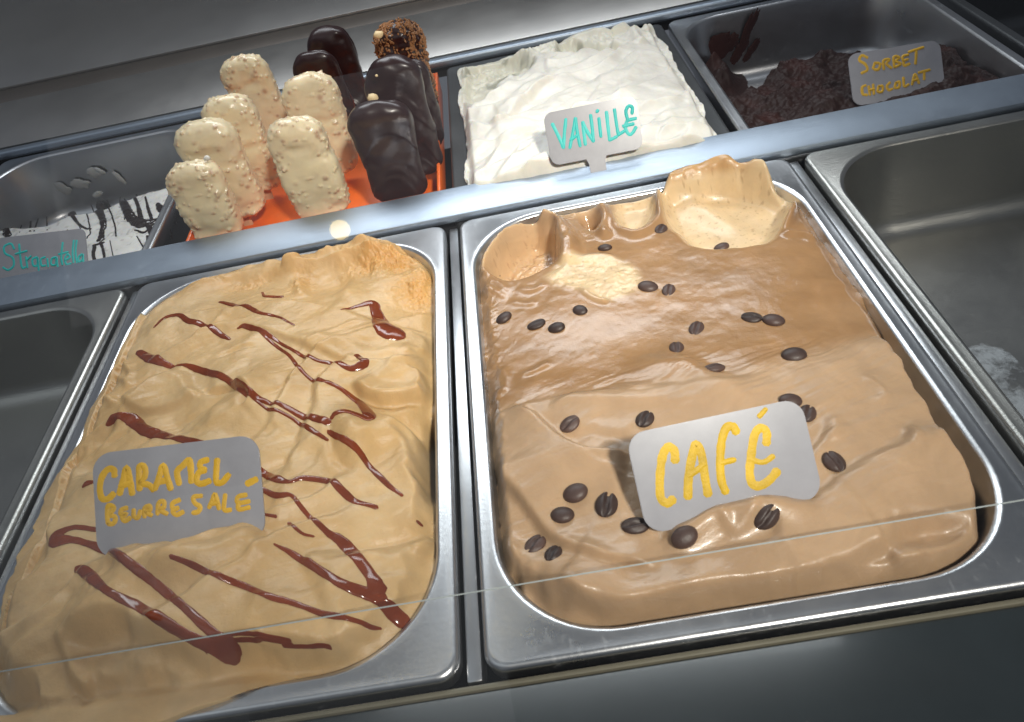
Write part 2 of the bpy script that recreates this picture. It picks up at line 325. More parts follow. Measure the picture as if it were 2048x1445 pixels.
# ------------------------------------------------------------------ ice cream masses
class Surf:
    def __init__(s, pan, base, feats, edge, grow=None, fine=(), blur=0):
        s.pan = pan; s.base = base; s.feats = feats; s.edge = edge; s.grow = grow; s.grid = None; s.fine = fine; s.blur = blur
    def bound(s, y):
        p = s.pan; dy = np.clip(np.abs(y-p.cy)-(p.oy-p.r), 0, p.r)
        return p.ox-p.r+np.sqrt(np.maximum(p.r*p.r-dy*dy, 0))
    def h(s, x, y):
        x = np.asarray(x, float); y = np.asarray(y, float)
        if s.grid is not None:
            G, x0, y0, st = s.grid; u = np.clip((x-x0)/st, 0, G.shape[1]-1.001); v = np.clip((y-y0)/st, 0, G.shape[0]-1.001)
            i = v.astype(int); j = u.astype(int); fu = u-j; fv = v-i
            return (G[i, j]*(1-fu)+G[i, j+1]*fu)*(1-fv)+(G[i+1, j]*(1-fu)+G[i+1, j+1]*fu)*fv
        return s.full(x, y)
    def cache(s, st=.0006):
        p = s.pan; x0 = p.cx-p.ox-.02; y0 = p.cy-p.oy-.020
        X, Y = np.meshgrid(np.arange(x0, p.cx+p.ox+.015, st), np.arange(y0, p.cy+p.oy+.018, st)); Z = s.base(X, Y)
        for f in s.feats: Z = f(X, Y, Z)
        for k in range(s.blur):                # soft, creamy folds
            Zp = np.pad(Z, 1, mode='edge'); Z = (Zp[:-2, 1:-1]+2*Zp[1:-1, 1:-1]+Zp[2:, 1:-1])/4; Zp = np.pad(Z, 1, mode='edge'); Z = (Zp[1:-1, :-2]+2*Zp[1:-1, 1:-1]+Zp[1:-1, 2:])/4
        for f in s.fine: Z = f(X, Y, Z)
        s.grid = (s.edge(X, Y, Z), x0, y0, st)
    def full(s, x, y):
        z = s.base(x, y)
        for f in list(s.feats)+list(s.fine): z = f(x, y, z)
        return s.edge(x, y, z)
    def on(s, px, py):
        z = 0.0
        for k in range(14):
            q = U(px, py, z); zn = float(s.h(np.array([q[0]]), np.array([q[1]]))[0]); z = z+(zn-z)*.6
        q = U(px, py, z); return np.array([q[0], q[1], z])
    def normal(s, x, y, e=.0015):
        a = s.h(np.array([x+e, x-e, x, x]), np.array([y, y, y+e, y-e]))
        n = Vector((-(a[0]-a[1])/(2*e), -(a[2]-a[3])/(2*e), 1)); return n.normalized()
    def build(s, name, nu, nv, mat, colfn, label, cat='ice cream', below=.0):
        p = s.pan; yy = p.cy+p.oy*np.sin(np.linspace(-math.pi/2, math.pi/2, nv))*.15+np.linspace(-p.oy, p.oy, nv)*.85
        yy[0] = p.cy-p.oy; yy[-1] = p.cy+p.oy; yy[1:-1] = (p.cy+np.linspace(-p.oy, p.oy, nv))[1:-1]
        uu = np.linspace(-1, 1, nu); Y, UU = np.meshgrid(yy, uu, indexing='ij')
        W = s.bound(Y); X = p.cx+UU*W
        if s.grow is not None: X, Y = s.grow(X, Y, UU, (Y-p.cy)/p.oy)
        s.cache()
        Z = s.h(X, Y)
        V = np.stack([X, Y, Z], -1).reshape(-1, 3)
        idx = np.arange(nu*nv).reshape(nv, nu)
        F = np.stack([idx[:-1, :-1], idx[:-1, 1:], idx[1:, 1:], idx[1:, :-1]], -1).reshape(-1, 4)
        # skirt under the edge, so the mass has a side
        ring = np.concatenate([idx[0, :], idx[1:, -1], idx[-1, -2::-1], idx[-2:0:-1, 0]])
        n0 = len(V); c = np.array([p.cx, p.cy, 0]); SK = V[ring].copy(); SK[:, :2] = c[:2]+(SK[:, :2]-c[:2])*.985; SK[:, 2] = np.minimum(SK[:, 2]-.004, p.rim-.02+below)
        V = np.vstack([V, SK]); m_ = len(ring); SF = [[int(ring[i]), n0+i, n0+(i+1) % m_, int(ring[(i+1) % m_])] for i in range(m_)]
        me = bpy.data.meshes.new(name); cz = float(V[:, 2].min()); loc = Vector((p.cx, p.cy, cz)); VV = V-np.array(loc)
        FF = np.vstack([F, np.array(SF)]); nf = len(FF)
        me.vertices.add(len(VV)); me.vertices.foreach_set('co', VV.ravel()); me.loops.add(nf*4); me.loops.foreach_set('vertex_index', FF.ravel().astype(np.int32))
        me.polygons.add(nf); me.polygons.foreach_set('loop_start', np.arange(0, nf*4, 4, dtype=np.int32)); me.polygons.foreach_set('loop_total', np.full(nf, 4, dtype=np.int32))
        me.polygons.foreach_set('use_smooth', np.ones(nf, bool)); me.update(calc_edges=True); me.validate()
        me.materials.append(M[mat]); o = bpy.data.objects.new(name, me); COL.objects.link(o); o.location = loc
        col, wet = colfn(V[:, 0], V[:, 1], V[:, 2]); attrs(o, col, wet)
        bpy.context.view_layer.update()
        return tag(o, label, cat)
def ribbon(name, surf, pts, mat, parent=None, hgt=.32, s=1., ox=0, oy=0, jitter=.06, seed=0, wmul=1.0, lift=.0003):
    """a poured line of sauce: rounded strip that follows the surface under it"""
    r = random.Random(seed+int(pts[0][0])); P = []
    for q in pts:
        p = surf.on(ox+q[0]/s, oy+q[1]/s); d = np.linalg.norm(p-CP); P.append((p[0], p[1], q[2]*wmul/s*d/FPX/2))
    P = np.array(P); seglen = np.linalg.norm(np.diff(P[:, :2], axis=0), axis=1).mean()
    C = smooth(P, max(3, int(seglen/.0018))); C[:, 2] = np.maximum(C[:, 2], .0005)
    n = len(C); V = []; F = []; K = 11
    T = np.gradient(C[:, :2], axis=0); T /= np.linalg.norm(T, axis=1)[:, None]+1e-9
    ph = r.uniform(0, 9)
    X = []; Yv = []; H = []
    for i in range(-2, n+2):
        ii = min(max(i, 0), n-1); c = C[ii]; t = T[ii]; nn = np.array([-t[1], t[0]]); wd = c[2]*(1+jitter*math.sin(i*.55+ph)+jitter*.6*math.sin(i*1.7+ph))
        off = 0
        if i < 0: off = i*wd*.45; wd *= (.72 if i == -1 else .15)
        if i >= n: off = (i-n+1)*wd*.45; wd *= (.72 if i == n else .15)
        for k in range(K):
            u = -1+2*k/(K-1); q = c[:2]+nn*u*wd+t*off; X.append(q[0]); Yv.append(q[1]); H.append(math.sqrt(max(0, 1-u*u))*wd*hgt*2-.00015*(abs(u) > .99))
    X = np.array(X); Yv = np.array(Yv); Z = surf.h(X, Yv)+np.array(H)+lift
    V = np.stack([X, Yv, Z], -1); nr = n+4
    for i in range(nr-1):
        for k in range(K-1):
            a = i*K+k; F.append((a, a+K, a+K+1, a+1))
    o = mesh_obj(name, V, F, mat)
    if parent is not None: rel(o, parent)
    return o
def swirl(ang, Lw, amp, warp, seed, region=None, wsc=.07, sharp=.16, power=1.4):
    """long soft spatula folds: gentle rise, crisp drop"""
    def f(x, y, z, c=None):
        a = ang; ca, sa = math.cos(a), math.sin(a); v = -x*sa+y*ca; u = x*ca+y*sa
        ww = v+warp*fbm(x, y, wsc, seed, 2, .45)+.15*warp*fbm(x, y, .02, seed+2, 2)
        ph = ww/Lw; ip = np.floor(ph); t = ph-ip
        r = vn(ip*7.31+.5, u/.06+ip*3.7, seed+1)
        prof = t**power*(1-ss(1-sharp, 1, t))
        m_ = ss(.25, .65, r)*.85+.15
        if region is not None: m_ = m_*region(x, y)
        return z+amp*prof*m_
    return f
def in_poly(x, y, P, s):
    P = smooth(list(P)+[P[0]], 4); A = .5*np.sum(P[:-1, 0]*P[1:, 1]-P[1:, 0]*P[:-1, 1]); sgn = 1 if A > 0 else -1
    d, sd, fr = poly_dist(x, y, P); return ss(-s, s, sd*sgn)

# ================================================================== SETTING
cab = empty('display_cabinet', (0, .02, -.12), 'brushed steel frame of the ice cream display with grey back sheet and glass front', 'display cabinet')
structure(box('counter_well', -.9, .95, -.38, .36, -.16, -.12, 'black_gap', 0))
RA = R_(7)
def tilt(v): return Vector((v.x, .022+(v.y-.022)*math.cos(RA)-(v.z)*math.sin(RA)*0, v.z+(v.y-.022)*math.tan(RA)+.003))
box('cross_rail', -.75, .85, .002, .0375, -.004, .003, 'rail', .0012, cab, tilt)
box('rail_web', -.75, .85, .010, .036, -.06, -.0045, 'black_gap', .0, cab)
box('back_rail', -.75, .85, .3205, .3315, -.006, .003, 'rail', .003, cab, None, 4)
box('back_gap_strip', -.75, .85, .332, .340, -.02, -.003, 'black_gap', .0, cab)  # black strip in the gap behind the back rail
def slope(deg, y0, z0):
    a = R_(deg)
    return lambda v: Vector((v.x, y0+(v.y-y0)*math.cos(a)-(v.z-z0)*math.sin(a), z0+(v.y-y0)*math.sin(a)+(v.z-z0)*math.cos(a)))
box('back_sheet', -.95, .95, .3405, .440, -.004, .001, 'back_steel', .0008, cab, slope(10, .3405, 0))
box('back_strip', -.95, .95, .4415, .475, -.006, -.002, 'back_steel_brown', .0006, cab, slope(10, .3405, 0))
box('back_shelf', -.95, .95, .4765, .80, -.004, .001, 'back_steel', .0008, cab, slope(10, .3405, 0))
for x in (-.262, 0, .267):
    box('divider_bar', x-.0035, x+.0035, -.362, -.001, -.02, -.006, 'steel', .001, cab)
for x in (-.2735+.0, -.0015, .2435):
    pass
box('front_gasket', -.75, .85, -.3662, -.3636, -.03, -.0052, 'gasket', .0008, cab)
box('front_panel', -.75, .85, -.64, -.3664, -.05, -.0065, 'front_panel', .001, cab)
# inclined glass
LT = np.array([0, .933, .36])
def lid_t(px, py):
    d = ray(px, py); q = CP+d*(((LID_P-CP)@LID_N)/(d@LID_N)); return float((q-LID_P)@LT)
T1 = lid_t(940, 1186)
def strip(name, t0, t1, mat, off=0.0):
    V = [tuple(LID_P+LT*t+LID_N*off+np.array([x, 0, 0])) for t in (t0, t1) for x in (-.80, .95)]
    rel(mesh_obj(name, V, [(0, 1, 3, 2)], mat, None, False), cab)
strip('glass_pane', T1+.0003, lid_t(870, 112), 'glass'); strip('glass_pane', -.34, T1-.0003, 'glass'); strip('glass_seam', T1-.0003, T1+.0003, 'glass_edge')
box('rear_reflector', -.95, .95, .88, .90, .12, .60, 'reflector_grey', .002, cab)  # added unseen reflector, brightens the back sheets and rear flanges

# ================================================================== PANS
PC = make_pan(-.2565, -.0055, -.3615, -.0015, 'steel pan filled with caramel ice cream, left of the centre divider in the front row')
PK = make_pan(.0055, .2615, -.3615, -.0015, 'steel pan filled with coffee ice cream and beans, front row')
PL = make_pan(-.5185, -.2675, -.3615, -.0015, 'empty steel pan left of the caramel ice cream', 'steel_empty')
PR = make_pan(.2725, .5235, -.3615, -.0015, 'empty scratched steel pan right of the coffee ice cream', 'steel_empty')
RZ = -.005
PV = make_pan(.0005, .2375, .006, .317, 'dark grey pan with broad rim holding the vanilla ice cream', 'dark_pan', RZ, .016, .022, .012, .06, .006)
PS = make_pan(-.515, -.2665, .006, .317, 'steel pan half full of white ice cream with chocolate streaks, back row left', 'steel', RZ, ropen=.05)
PX = make_pan(.2435, .4905, .006, .317, 'steel pan of dark chocolate sorbet, back row right', 'steel', RZ, ropen=.045, depth=.072)
PF = make_pan(-.775, -.526, .006, .317, 'steel pan cut by the left edge of the photo, beside the white streaked ice cream', 'steel', RZ)
PG = make_pan(.5005, .7485, .006, .317, 'dark pan at the upper right corner beyond the chocolate sorbet', 'dark_pan', RZ)

# ================================================================== CARAMEL
def edge_dist(p, x, y):
    dx = p.ox-np.abs(x-p.cx); dy = p.oy-np.abs(y-p.cy)
    r = p.r; qx = np.clip(r-dx, 0, None); qy = np.clip(r-dy, 0, None)
    corner = r-np.sqrt(qx*qx+qy*qy)
    return np.where((dx < r) & (dy < r), corner, np.minimum(dx, dy))
def car_base(x, y):
    p = PC; u = (x-p.cx)/p.ox; v = (y-p.cy)/p.oy
    z = -.004+.020*(1-np.clip(np.abs(u), 0, 1.2)**2.2)*(1-.55*np.clip(v+.1, 0, 1)**1.2)
    z = z+.006*ss(-.2, -.9, u)+.003*fbm(x, y, .05, 2, 3)
    z = z+.012*ss(.86, 1.0, v+.05*fbm(x, y, .03, 5, 2))*ss(-.9, -.2, u)          # piled against the back wall
    z = z-.007*ss(-.75, -1.0, v)
    return z
c5 = dict(s=2.1253, oy=420); c6 = dict(s=2.048, oy=850)
CF = []
diag = R_(28)
CF.append(swirl(R_(30), .042, .0090, .050, 3, lambda x, y: ss(-.07, -.10, y)*ss(-.37, -.33, y), sharp=.26))
CF.append(swirl(R_(8), .070, .0060, .060, 9, lambda x, y: ss(-.09, -.12, y)*ss(-.37, -.33, y), sharp=.30))
CF.append(strokes(18, (-.26, -.0, -.36, -.08), .050, .020, diag,   .5, .08, .08, 4, .6, .003, .10, region=lambda x, y: ss(-.06, -.085, y)*ss(-.36, -.31, y)))
CF.append(mound(*U(505, 560, 0)[:2], -.010, .030, .018, .1)); CF.append(mound(*U(665, 560, 0)[:2], -.011, .026, .020, 0)); CF.append(mound(*U(825, 585, 0)[:2], -.010, .020, .020, 0))
CF.append(ridge(US([(1265, 270), (1270, 320), (1290, 380)], .005, **c5), .005, .004)); CF.append(ridge(US([(1480, 200), (1490, 300), (1470, 400)], .005, **c5), .003, .007))
CF.append(fold(US([(1430, 410), (1600, 440), (1750, 455), (1890, 430)], .01, **c5), -.004, .02, .002))
CF.append(fold(US([(560, 500), (700, 450), (900, 420), (1100, 390), (1250, 380), (1400, 400)], .01, **c5)[::-1], .004, .03, .003))
CF.append(fold(US([(1480, 740), (1570, 788), (1700, 762), (1800, 735), (1900, 690)], .012, **c5), .0085, .03, .0022, .007))
CF.append(fold(US([(1000, 480), (1200, 540), (1400, 620), (1560, 650)], .012, **c5), .0035, .015, .0015, .001))
CF.append(ridge(US([(1230, 560), (1350, 545), (1470, 570), (1560, 600), (1680, 560), (1800, 570)], .012, **c5), .0025, .005))
CF.append(fold(US([(870, 800), (960, 785), (1030, 790), (1080, 812), (1085, 850), (1050, 880)], .012, **c5), .0055, .014, .0012, .005))
CF.append(fold(US([(500, 780), (560, 850), (640, 870), (800, 830), (900, 790)], .012, **c5), .003, .02, .0016, .002))
CF.append(mound(*U(705, 880, .012)[:2], .008, .013, .030, .1)); CF.append(fold(US([(1400, 900), (1400, 1000), (1420, 1080), (1500, 1130)], .012, **c5), -.004, .012, .002))
CF.append(fold(US([(1900, 1150), (1830, 1060), (1800, 1000), (1750, 900), (1600, 860)], .01, **c5), .009, .018, .0018, .010))
CF.append(mound(*U(880, 870, 0)[:2], -.020, .012, .022, .25))
CF.append(fold(US([(1640, 900), (1720, 960), (1745, 1040), (1740, 1100), (1790, 1180), (1880, 1250)], .01, **c5)[::-1], .004, .012, .0015, .002))
CF.append(mound(*U(575, 1010, .014)[:2], .0045, .006, .008)); CF.append(mound(*U(576, 1014, .014)[:2], -.004, .0035))
CF.append(fold(US([(250, 900), (420, 860), (560, 870), (700, 940), (860, 970), (1000, 955), (1300, 920), (1600, 850)], .01, **c6), .010, .05, .005, .008))
CF.append(fold(US([(250, 880), (270, 960), (290, 1030), (380, 1130)], .01, **c6), .006, .03, .003, .003))
CF.append(fold(US([(1320, 1000), (1290, 1050), (1240, 1100), (1100, 1120)], .0, **c6), .006, .02, .0015, .003))
CF.append(fold(US([(220, 350), (200, 430), (200, 560), (150, 640), (20, 690)], .01, **c6), .006, .02, .003, .002))
CF.append(fold(US([(120, 640), (60, 800), (40, 900)], .0, **c6), .005, .02, .003, .002))
for k, (a, b_) in enumerate([((500, 620), (560, 720)), ((470, 690), (560, 760)), ((420, 800), (500, 830)), ((500, 900), (400, 1000)), ((560, 940), (440, 1010)), ((1080, 1150), (1250, 1060)), ((1130, 1000), (1190, 940))]):
    q0 = np.array(a, float); q1 = np.array(b_, float); mid = (q0+q1)/2+np.array([8, -10]); CF.append(ridge(US([q0, mid, q1], .012, **c5), -.003 if k > 2 else .003, .0022))
rr_ = random.Random(3)
for k in range(16):
    cx = rr_.uniform(-.22, -.03); cy = rr_.uniform(-.30, -.10); a = diag+rr_.uniform(-.3, .3); Ln = rr_.uniform(.012, .03)
    P = [(cx-Ln*math.cos(a), cy-Ln*math.sin(a)), (cx, cy+.003), (cx+Ln*math.cos(a), cy+Ln*math.sin(a))]
    CF.append(ridge(P, rr_.choice((-.0016, .0014, -.002)), .0014))
def crumb_mask(x, y):
    q = np.array(U(850, 540, .01)[:2]); q2 = np.array(U(760, 500, .01)[:2]); q3 = U(500, 560, .005)[:2]; q4 = U(600, 560, .005)[:2]
    g = np.exp(-(((x-q[0])/.022)**2+((y-q[1])/.020)**2))+np.exp(-(((x-q2[0])/.025)**2+((y-q2[1])/.012)**2))+.35*np.exp(-(((x-q3[0])/.02)**2+((y-q3[1])/.010)**2))+.4*np.exp(-(((x-q4[0])/.008)**2+((y-q4[1])/.02)**2))
    return np.clip(g*1.3, 0, 1)
def crumbs(x, y, z): 
    m_ = crumb_mask(x, y); return z+m_*(.0060*fbm(x, y, .011, 7, 5, .65)+.0030*np.abs(fbm(x, y, .004, 9, 3)))
CF.append(ridge(US([(215, 1105), (270, 1118), (340, 1128), (420, 1132), (470, 1108), (505, 1082), (535, 1062)], .020), .010, .009))
CF.append(mound(*U(752, 478, .012)[:2], .009, .011, .007, .3)); CF.append(mound(*U(868, 500, .012)[:2], .008, .008, .016, .2)); CF.append(mound(*U(810, 525, .0)[:2], -.008, .013, .010, .2))
CF.append(crumbs)
def fine(x, y, z):
    ca, sa = math.cos(diag), math.sin(diag); u = x*ca+y*sa; v = -x*sa+y*ca
    wv = .010*fbm(x, y, .05, 4, 2)
    k = .5+.5*fbm(x, y, .04, 6, 2)
    return z+.0006*k*fbm(u/.06, (v+wv)/.0042, 1., 3, 4, .6)+.0005*fbm(x, y, .007, 8, 3)
CF.append(fine)
def car_edge(x, y, z):
    p = PC; d = edge_dist(p, x, y); u = (x-p.cx)/p.ox; v = (y-p.cy)/p.oy
    n = fbm(x, y, .022, 12, 3)
    rag = .008+.010*ss(-.5, .2, n)
    ez = -.006+.004*n
    ez = ez+ss(.9, 1.0, v)*(.008+.010*ss(-.1, .6, u)*(.6+fbm(x, y, .015, 2, 3)))
    left = ss(-.88, -.98, u)
    ez = ez*(1-left)+left*(.0012+.0015*n)
    right = ss(.9, .97, u)*ss(-.9, -.5, v)
    ez = ez-right*.004
    out_ = ss(.0015, -.0015, d)
    k = ss(-.001, rag, d)
    k = np.where(left > .5, ss(-.016, .010, d), k)
    gy = U(893, 905, -.005)[1]; ez = ez-.034*ss(.90, .96, u)*np.exp(-((y-gy)/.026)**4)-.010*ss(-.86, -.95, u)*np.exp(-((y-U(230, 760, 0)[1])/.02)**2)
    fl_ = ss(-.93, -1, v)*ss(.7, .0, u); ez = ez*(1-fl_)+.004*fl_
    return ez+(z-ez)*k
def car_grow(X, Y, u, v):
    n = fbm(X*0+.3, Y, .028, 13, 4)
    low = ss(.75, -.2, v)
    out_ = (-.004+.012*low*(.55+n))
    out_ = np.minimum(out_, .0165)
    f = ss(-.7, -1, u)
    X = X-f*out_
    fb = ss(.8, 1, v)*ss(.97, .6, np.abs(u)); Y = Y+fb*.007*np.clip(.3+fbm(X, X*0, .02, 4, 3), 0, 1)
    Y = Y-ss(-.75, -1, v)*ss(.85, -.5, u)*(.013+.003*fbm(X, Y*0, .03, 4, 2))
    return X, Y
caramel_s = Surf(PC, car_base, [f for f in CF if f not in (crumbs, fine)], car_edge, car_grow, (crumbs, fine), 9)
def car_col(x, y, z):
    c = np.array([.58, .375, .170]); c2 = np.array([.60, .315, .090]); c3 = np.array([.63, .435, .225])
    m_ = crumb_mask(x, y)[:, None]*.8+ss(-.045, -.02, y)[:, None]*.3; m_ = np.clip(m_, 0, 1)
    n = ss(-.3, .5, fbm(x, y, .035, 5, 4))[:, None]
    col = c*(1-n)+c3*n; col = col*(1-m_)+c2*m_
    return col, .35+.4*fbm(x, y, .03, 3, 3)-.5*m_[:, 0]
caramel = caramel_s.build('caramel_ice_cream', 360, 500, 'caramel', car_col, 'tan caramel ice cream with poured red-brown sauce lines, heaped in the front pan')

DR = [
 (c5, [(655, 500, 6), (700, 460, 12), (760, 447, 18), (800, 472, 24), (860, 490, 24), (930, 525, 22), (975, 550, 14)]),
 (c5, [(935, 392, 12), (970, 400, 18), (1050, 410, 20), (1110, 440, 16), (1180, 455, 12), (1250, 490, 8)]),
 (c5, [(1010, 505, 6), (1040, 495, 16), (1100, 510, 16), (1160, 545, 14), (1250, 600, 14), (1330, 630, 18), (1420, 655, 20), (1480, 672, 26), (1540, 660, 34), (1550, 640, 30), (1515, 618, 20)]),
 (c5, [(1100, 512, 10), (1150, 560, 12), (1230, 620, 14), (1280, 680, 14), (1350, 720, 18), (1430, 750, 18), (1500, 800, 24), (1540, 830, 36), (1575, 885, 40), (1530, 875, 26), (1480, 858, 24), (1430, 862, 26), (1410, 885, 18)]),
 (c5, [(590, 605, 24), (640, 632, 42), (690, 650, 28), (760, 660, 12), (800, 663, 18), (860, 685, 28), (950, 712, 28), (1010, 750, 26), (1070, 780, 30), (1150, 825, 20), (1250, 858, 26), (1330, 882, 32), (1395, 905, 34)]),
 (c5, [(1060, 785, 12), (1150, 850, 14), (1250, 892, 16), (1330, 940, 20), (1390, 978, 14)]),
 (c5, [(1400, 945, 18), (1450, 970, 24), (1520, 1020, 24), (1570, 1090, 22), (1640, 1160, 22), (1710, 1215, 12)]),
 (c5, [(455, 915, 10), (480, 887, 24), (520, 877, 28), (570, 900, 46), (620, 940, 42), (700, 960, 36), (780, 975, 32), (860, 995, 24)]),
 (c5, [(1450, 425, 5), (1530, 408, 18), (1585, 398, 34), (1598, 430, 42), (1620, 480, 60), (1650, 515, 90), (1690, 532, 70)]),
 (c5, [(1115, 352, 8), (1130, 368, 14), (1200, 370, 14)]),
 (c5, [(1060, 1095, 24), (1110, 1112, 26), (1170, 1140, 34), (1230, 1155, 20), (1290, 1140, 22), (1400, 1155, 26), (1450, 1190, 30), (1510, 1240, 26), (1600, 1265, 18)]),
 (c5, [(1060, 1160, 20), (1110, 1185, 20), (1180, 1215, 22), (1240, 1215, 16), (1270, 1250, 16), (1320, 1310, 18), (1390, 1370, 22), (1440, 1400, 40), (1500, 1460, 44), (1580, 1560, 46), (1605, 1620, 66)]),
 (c6, [(1125, 490, 8), (1200, 530, 22), (1300, 590, 30), (1400, 650, 36), (1500, 690, 48), (1560, 712, 50)]),
 (c6, [(700, 540, 14), (800, 580, 18), (900, 620, 22), (1000, 660, 22), (1100, 700, 24), (1200, 730, 22), (1350, 780, 20), (1480, 810, 18), (1560, 835, 6)]),
 (c6, [(400, 430, 18), (310, 420, 22), (240, 450, 40), (235, 478, 50), (320, 475, 24), (440, 520, 26), (560, 590, 30), (660, 670, 28), (770, 760, 28), (880, 860, 34), (960, 908, 36)]),
 (c6, [(320, 590, 26), (360, 612, 36), (440, 680, 26), (560, 740, 34), (680, 810, 34), (800, 880, 30), (900, 910, 36), (975, 912, 20)]),
 (c6, [(1570, 735, 40), (1605, 765, 54), (1650, 805, 50), (1690, 835, 14)]),
 (c6, [(1185, 405, 14), (1230, 440, 12), (1285, 458, 8)]), (c6, [(1085, 368, 10), (1130, 376, 12)]), (c6, [(340, 255, 8), (355, 240, 18), (385, 235, 10)]), (c6, [(1712, 398, 12), (1727, 412, 12)]),
 (c6, [(940, 860, 6), (1040, 858, 9), (1190, 885, 4)]), (c6, [(930, 885, 6), (1060, 880, 9), (1200, 902, 4)]), (c6, [(1160, 905, 4), (1280, 908, 7), (1355, 912, 4)]), (c6, [(820, 905, 5), (850, 935, 8), (872, 955, 4)])]
for i, (cc, pts) in enumerate(DR):
    ribbon('sauce_line', caramel_s, pts, 'sauce', caramel, .12, seed=i, wmul=1.12, **cc)

# ================================================================== COFFEE
k1 = dict(s=2.89, ox=900, oy=300); k2 = dict(s=2.408, ox=1450, oy=300); k3 = dict(s=2.408, ox=940, oy=700); k5 = dict(s=2.43, ox=1450, oy=850); k6 = dict(s=2.73, ox=850, oy=1050); k4 = dict(s=2.89, ox=1350)
full = dict(s=1.0)
hollowBig = US([(1318, 395), (1335, 352), (1400, 342), (1480, 345), (1560, 352), (1590, 385), (1568, 440), (1535, 485), (1470, 498), (1390, 496), (1360, 470), (1330, 440)], .0)
hollowMid = US([(1225, 425), (1240, 405), (1290, 395), (1310, 410), (1300, 440), (1270, 460), (1240, 460)], .0)
curlPit = US([(190, 690), (250, 600), (350, 500), (470, 420), (560, 440), (610, 480), (635, 640), (560, 700), (440, 760), (320, 760)], -.005, **k1)
paleP = US([(560, 740), (680, 640), (830, 620), (960, 650), (1080, 720), (1080, 830), (950, 900), (850, 900), (740, 830), (620, 800)], 0, **k1)
BX0 = U(1330, 345, .012)[0]; BX1 = U(1592, 400, .012)[0]
def caf_base(x, y):
    p = PK; u = (x-p.cx)/p.ox; v = (y-p.cy)/p.oy
    z = -.004+.010*(1-np.abs(u)**3)*(1-.6*ss(.1, .8, v))
    z = z+.006*ss(.1, -.3, v)*(1-ss(-.4, -1, v))+.0016*fbm(x, y, .06, 2, 3)
    d = edge_dist(p, x, y); z = z+.012*ss(.014, .002, d)*ss(BX0-.006, BX0+.004, x)*ss(BX1+.006, BX1-.004, x)*ss(-.075, -.05, y)
    return z
KF = []
lowreg = lambda x, y: ss(-.185, -.215, y)*ss(-.36, -.325, y)
KF.append(swirl(R_(-14), .075, .0070, .040, 5, lowreg, sharp=.30))
KF.append(strokes(6, (.02, .25, -.34, -.20), .075, .030, R_(10), .5, .035, .03, 21, .6, .003, .10, region=lowreg))
KF.append(pit(curlPit, .028, .0045, .0015))
KF.append(ridge(US([(150, 740), (185, 640), (240, 540), (350, 440), (470, 375), (560, 390), (640, 440), (690, 520), (700, 620), (690, 680)], .002, **k1), .009, .0055))
KF.append(ridge(US([(590, 430), (640, 520), (650, 620), (680, 660)], .002, **k1), .005, .004))
KF.append(mound(*US([(810, 400)], 0, **k1)[0], -.016, .0055, .009, .3)); KF.append(ridge(US([(860, 300), (890, 380), (880, 470), (930, 520)], 0, **k1), .006, .004))
KF.append(pit(hollowMid, .007, .008)); KF.append(ridge(US([(930, 320), (960, 440), (1060, 500), (1150, 470), (1215, 400), (1240, 320), (1225, 240)], 0, **k1), .005, .004))
KF.append(pit(hollowBig, .012, .012)); KF.append(mound(*U(1405, 400, 0)[:2], .006, .010, .030, .5))
KF.append(ridge(US([(1322, 430), (1316, 390), (1334, 350), (1390, 338), (1480, 340)], .006), .008, .0028))
KF.append(ridge(US([(1500, 335), (1560, 345), (1592, 372), (1588, 410), (1560, 460)], .006), .010, .003))
KF.append(fold(US([(560, 760), (700, 650), (850, 615), (1000, 640)], 0, **k1)[::-1], .003, .01, .002)); KF.append(ridge(US([(750, 830), (850, 900), (930, 915)], 0, **k1), .003, .002))
for (a, b_, c_) in [((150, 760), (250, 800), (330, 860)), ((200, 740), (280, 760), (340, 830)), ((380, 800), (480, 820), (570, 780)), ((600, 770), (660, 800), (720, 830)), ((290, 1250), (330, 1340), (300, 1440)), ((400, 1330), (500, 1300), (600, 1250)), ((330, 870), (450, 900), (500, 890))]:
    KF.append(ridge(US([a, b_, c_], 0, **k1), .0016, .0022))
KF.append(ridge(US([(270, 415), (330, 400), (400, 405), (440, 430)], .0, **k2), .004, .003))
KF.append(fold(US([(780, 545), (700, 540), (540, 520), (430, 450), (330, 350), (200, 260)], .004, **k3), .0065, .020, .0012, .002))
KF.append(fold(US([(150, 520), (150, 620), (230, 720), (380, 900), (560, 1000), (750, 1050), (950, 1080)], .004, **k3), .0048, .018, .0012, .002))
KF.append(ridge(US([(480, 430), (560, 400), (700, 420), (800, 430)], .004, **k3), .0014, .004))
KF.append(fold(US([(340, 320), (500, 255), (700, 230), (1000, 235), (1250, 210), (1450, 130)], .004, **k3)[::-1], .0022, .020, .003))
KF.append(ridge(US([(370, 290), (560, 280), (850, 300), (1060, 300), (1250, 240)], .004, **k3), .0014, .0035))
KF.append(fold(US([(880, -40), (900, 60), (860, 120), (700, 210), (560, 270), (450, 380), (330, 470), (240, 600), (180, 680)], .004, **k5), .0030, .020, .0030, .0))
KF.append(fold(US([(1650, 1120), (650, 1120)], .004, **k2), 0, .01, .001))
KF.append(ridge(US([(650, 1120), (720, 1160), (770, 1210), (720, 1250)], .004, **k2), .0016, .0016))
for pts in ([(530, 1320), (520, 1380), (480, 1440)], [(1000, 1400), (1060, 1370), (1100, 1340)], [(860, 1360), (900, 1400), (880, 1444)]): KF.append(ridge(US(pts, .004, **k2), .0018, .0028))
KF.append(fold(US([(700, 370), (760, 400), (1000, 470), (1130, 475), (1250, 450), (1450, 400), (1700, 350), (2000, 330), (2120, 310)], 0, **k6), .003, .03, .0030, .009))
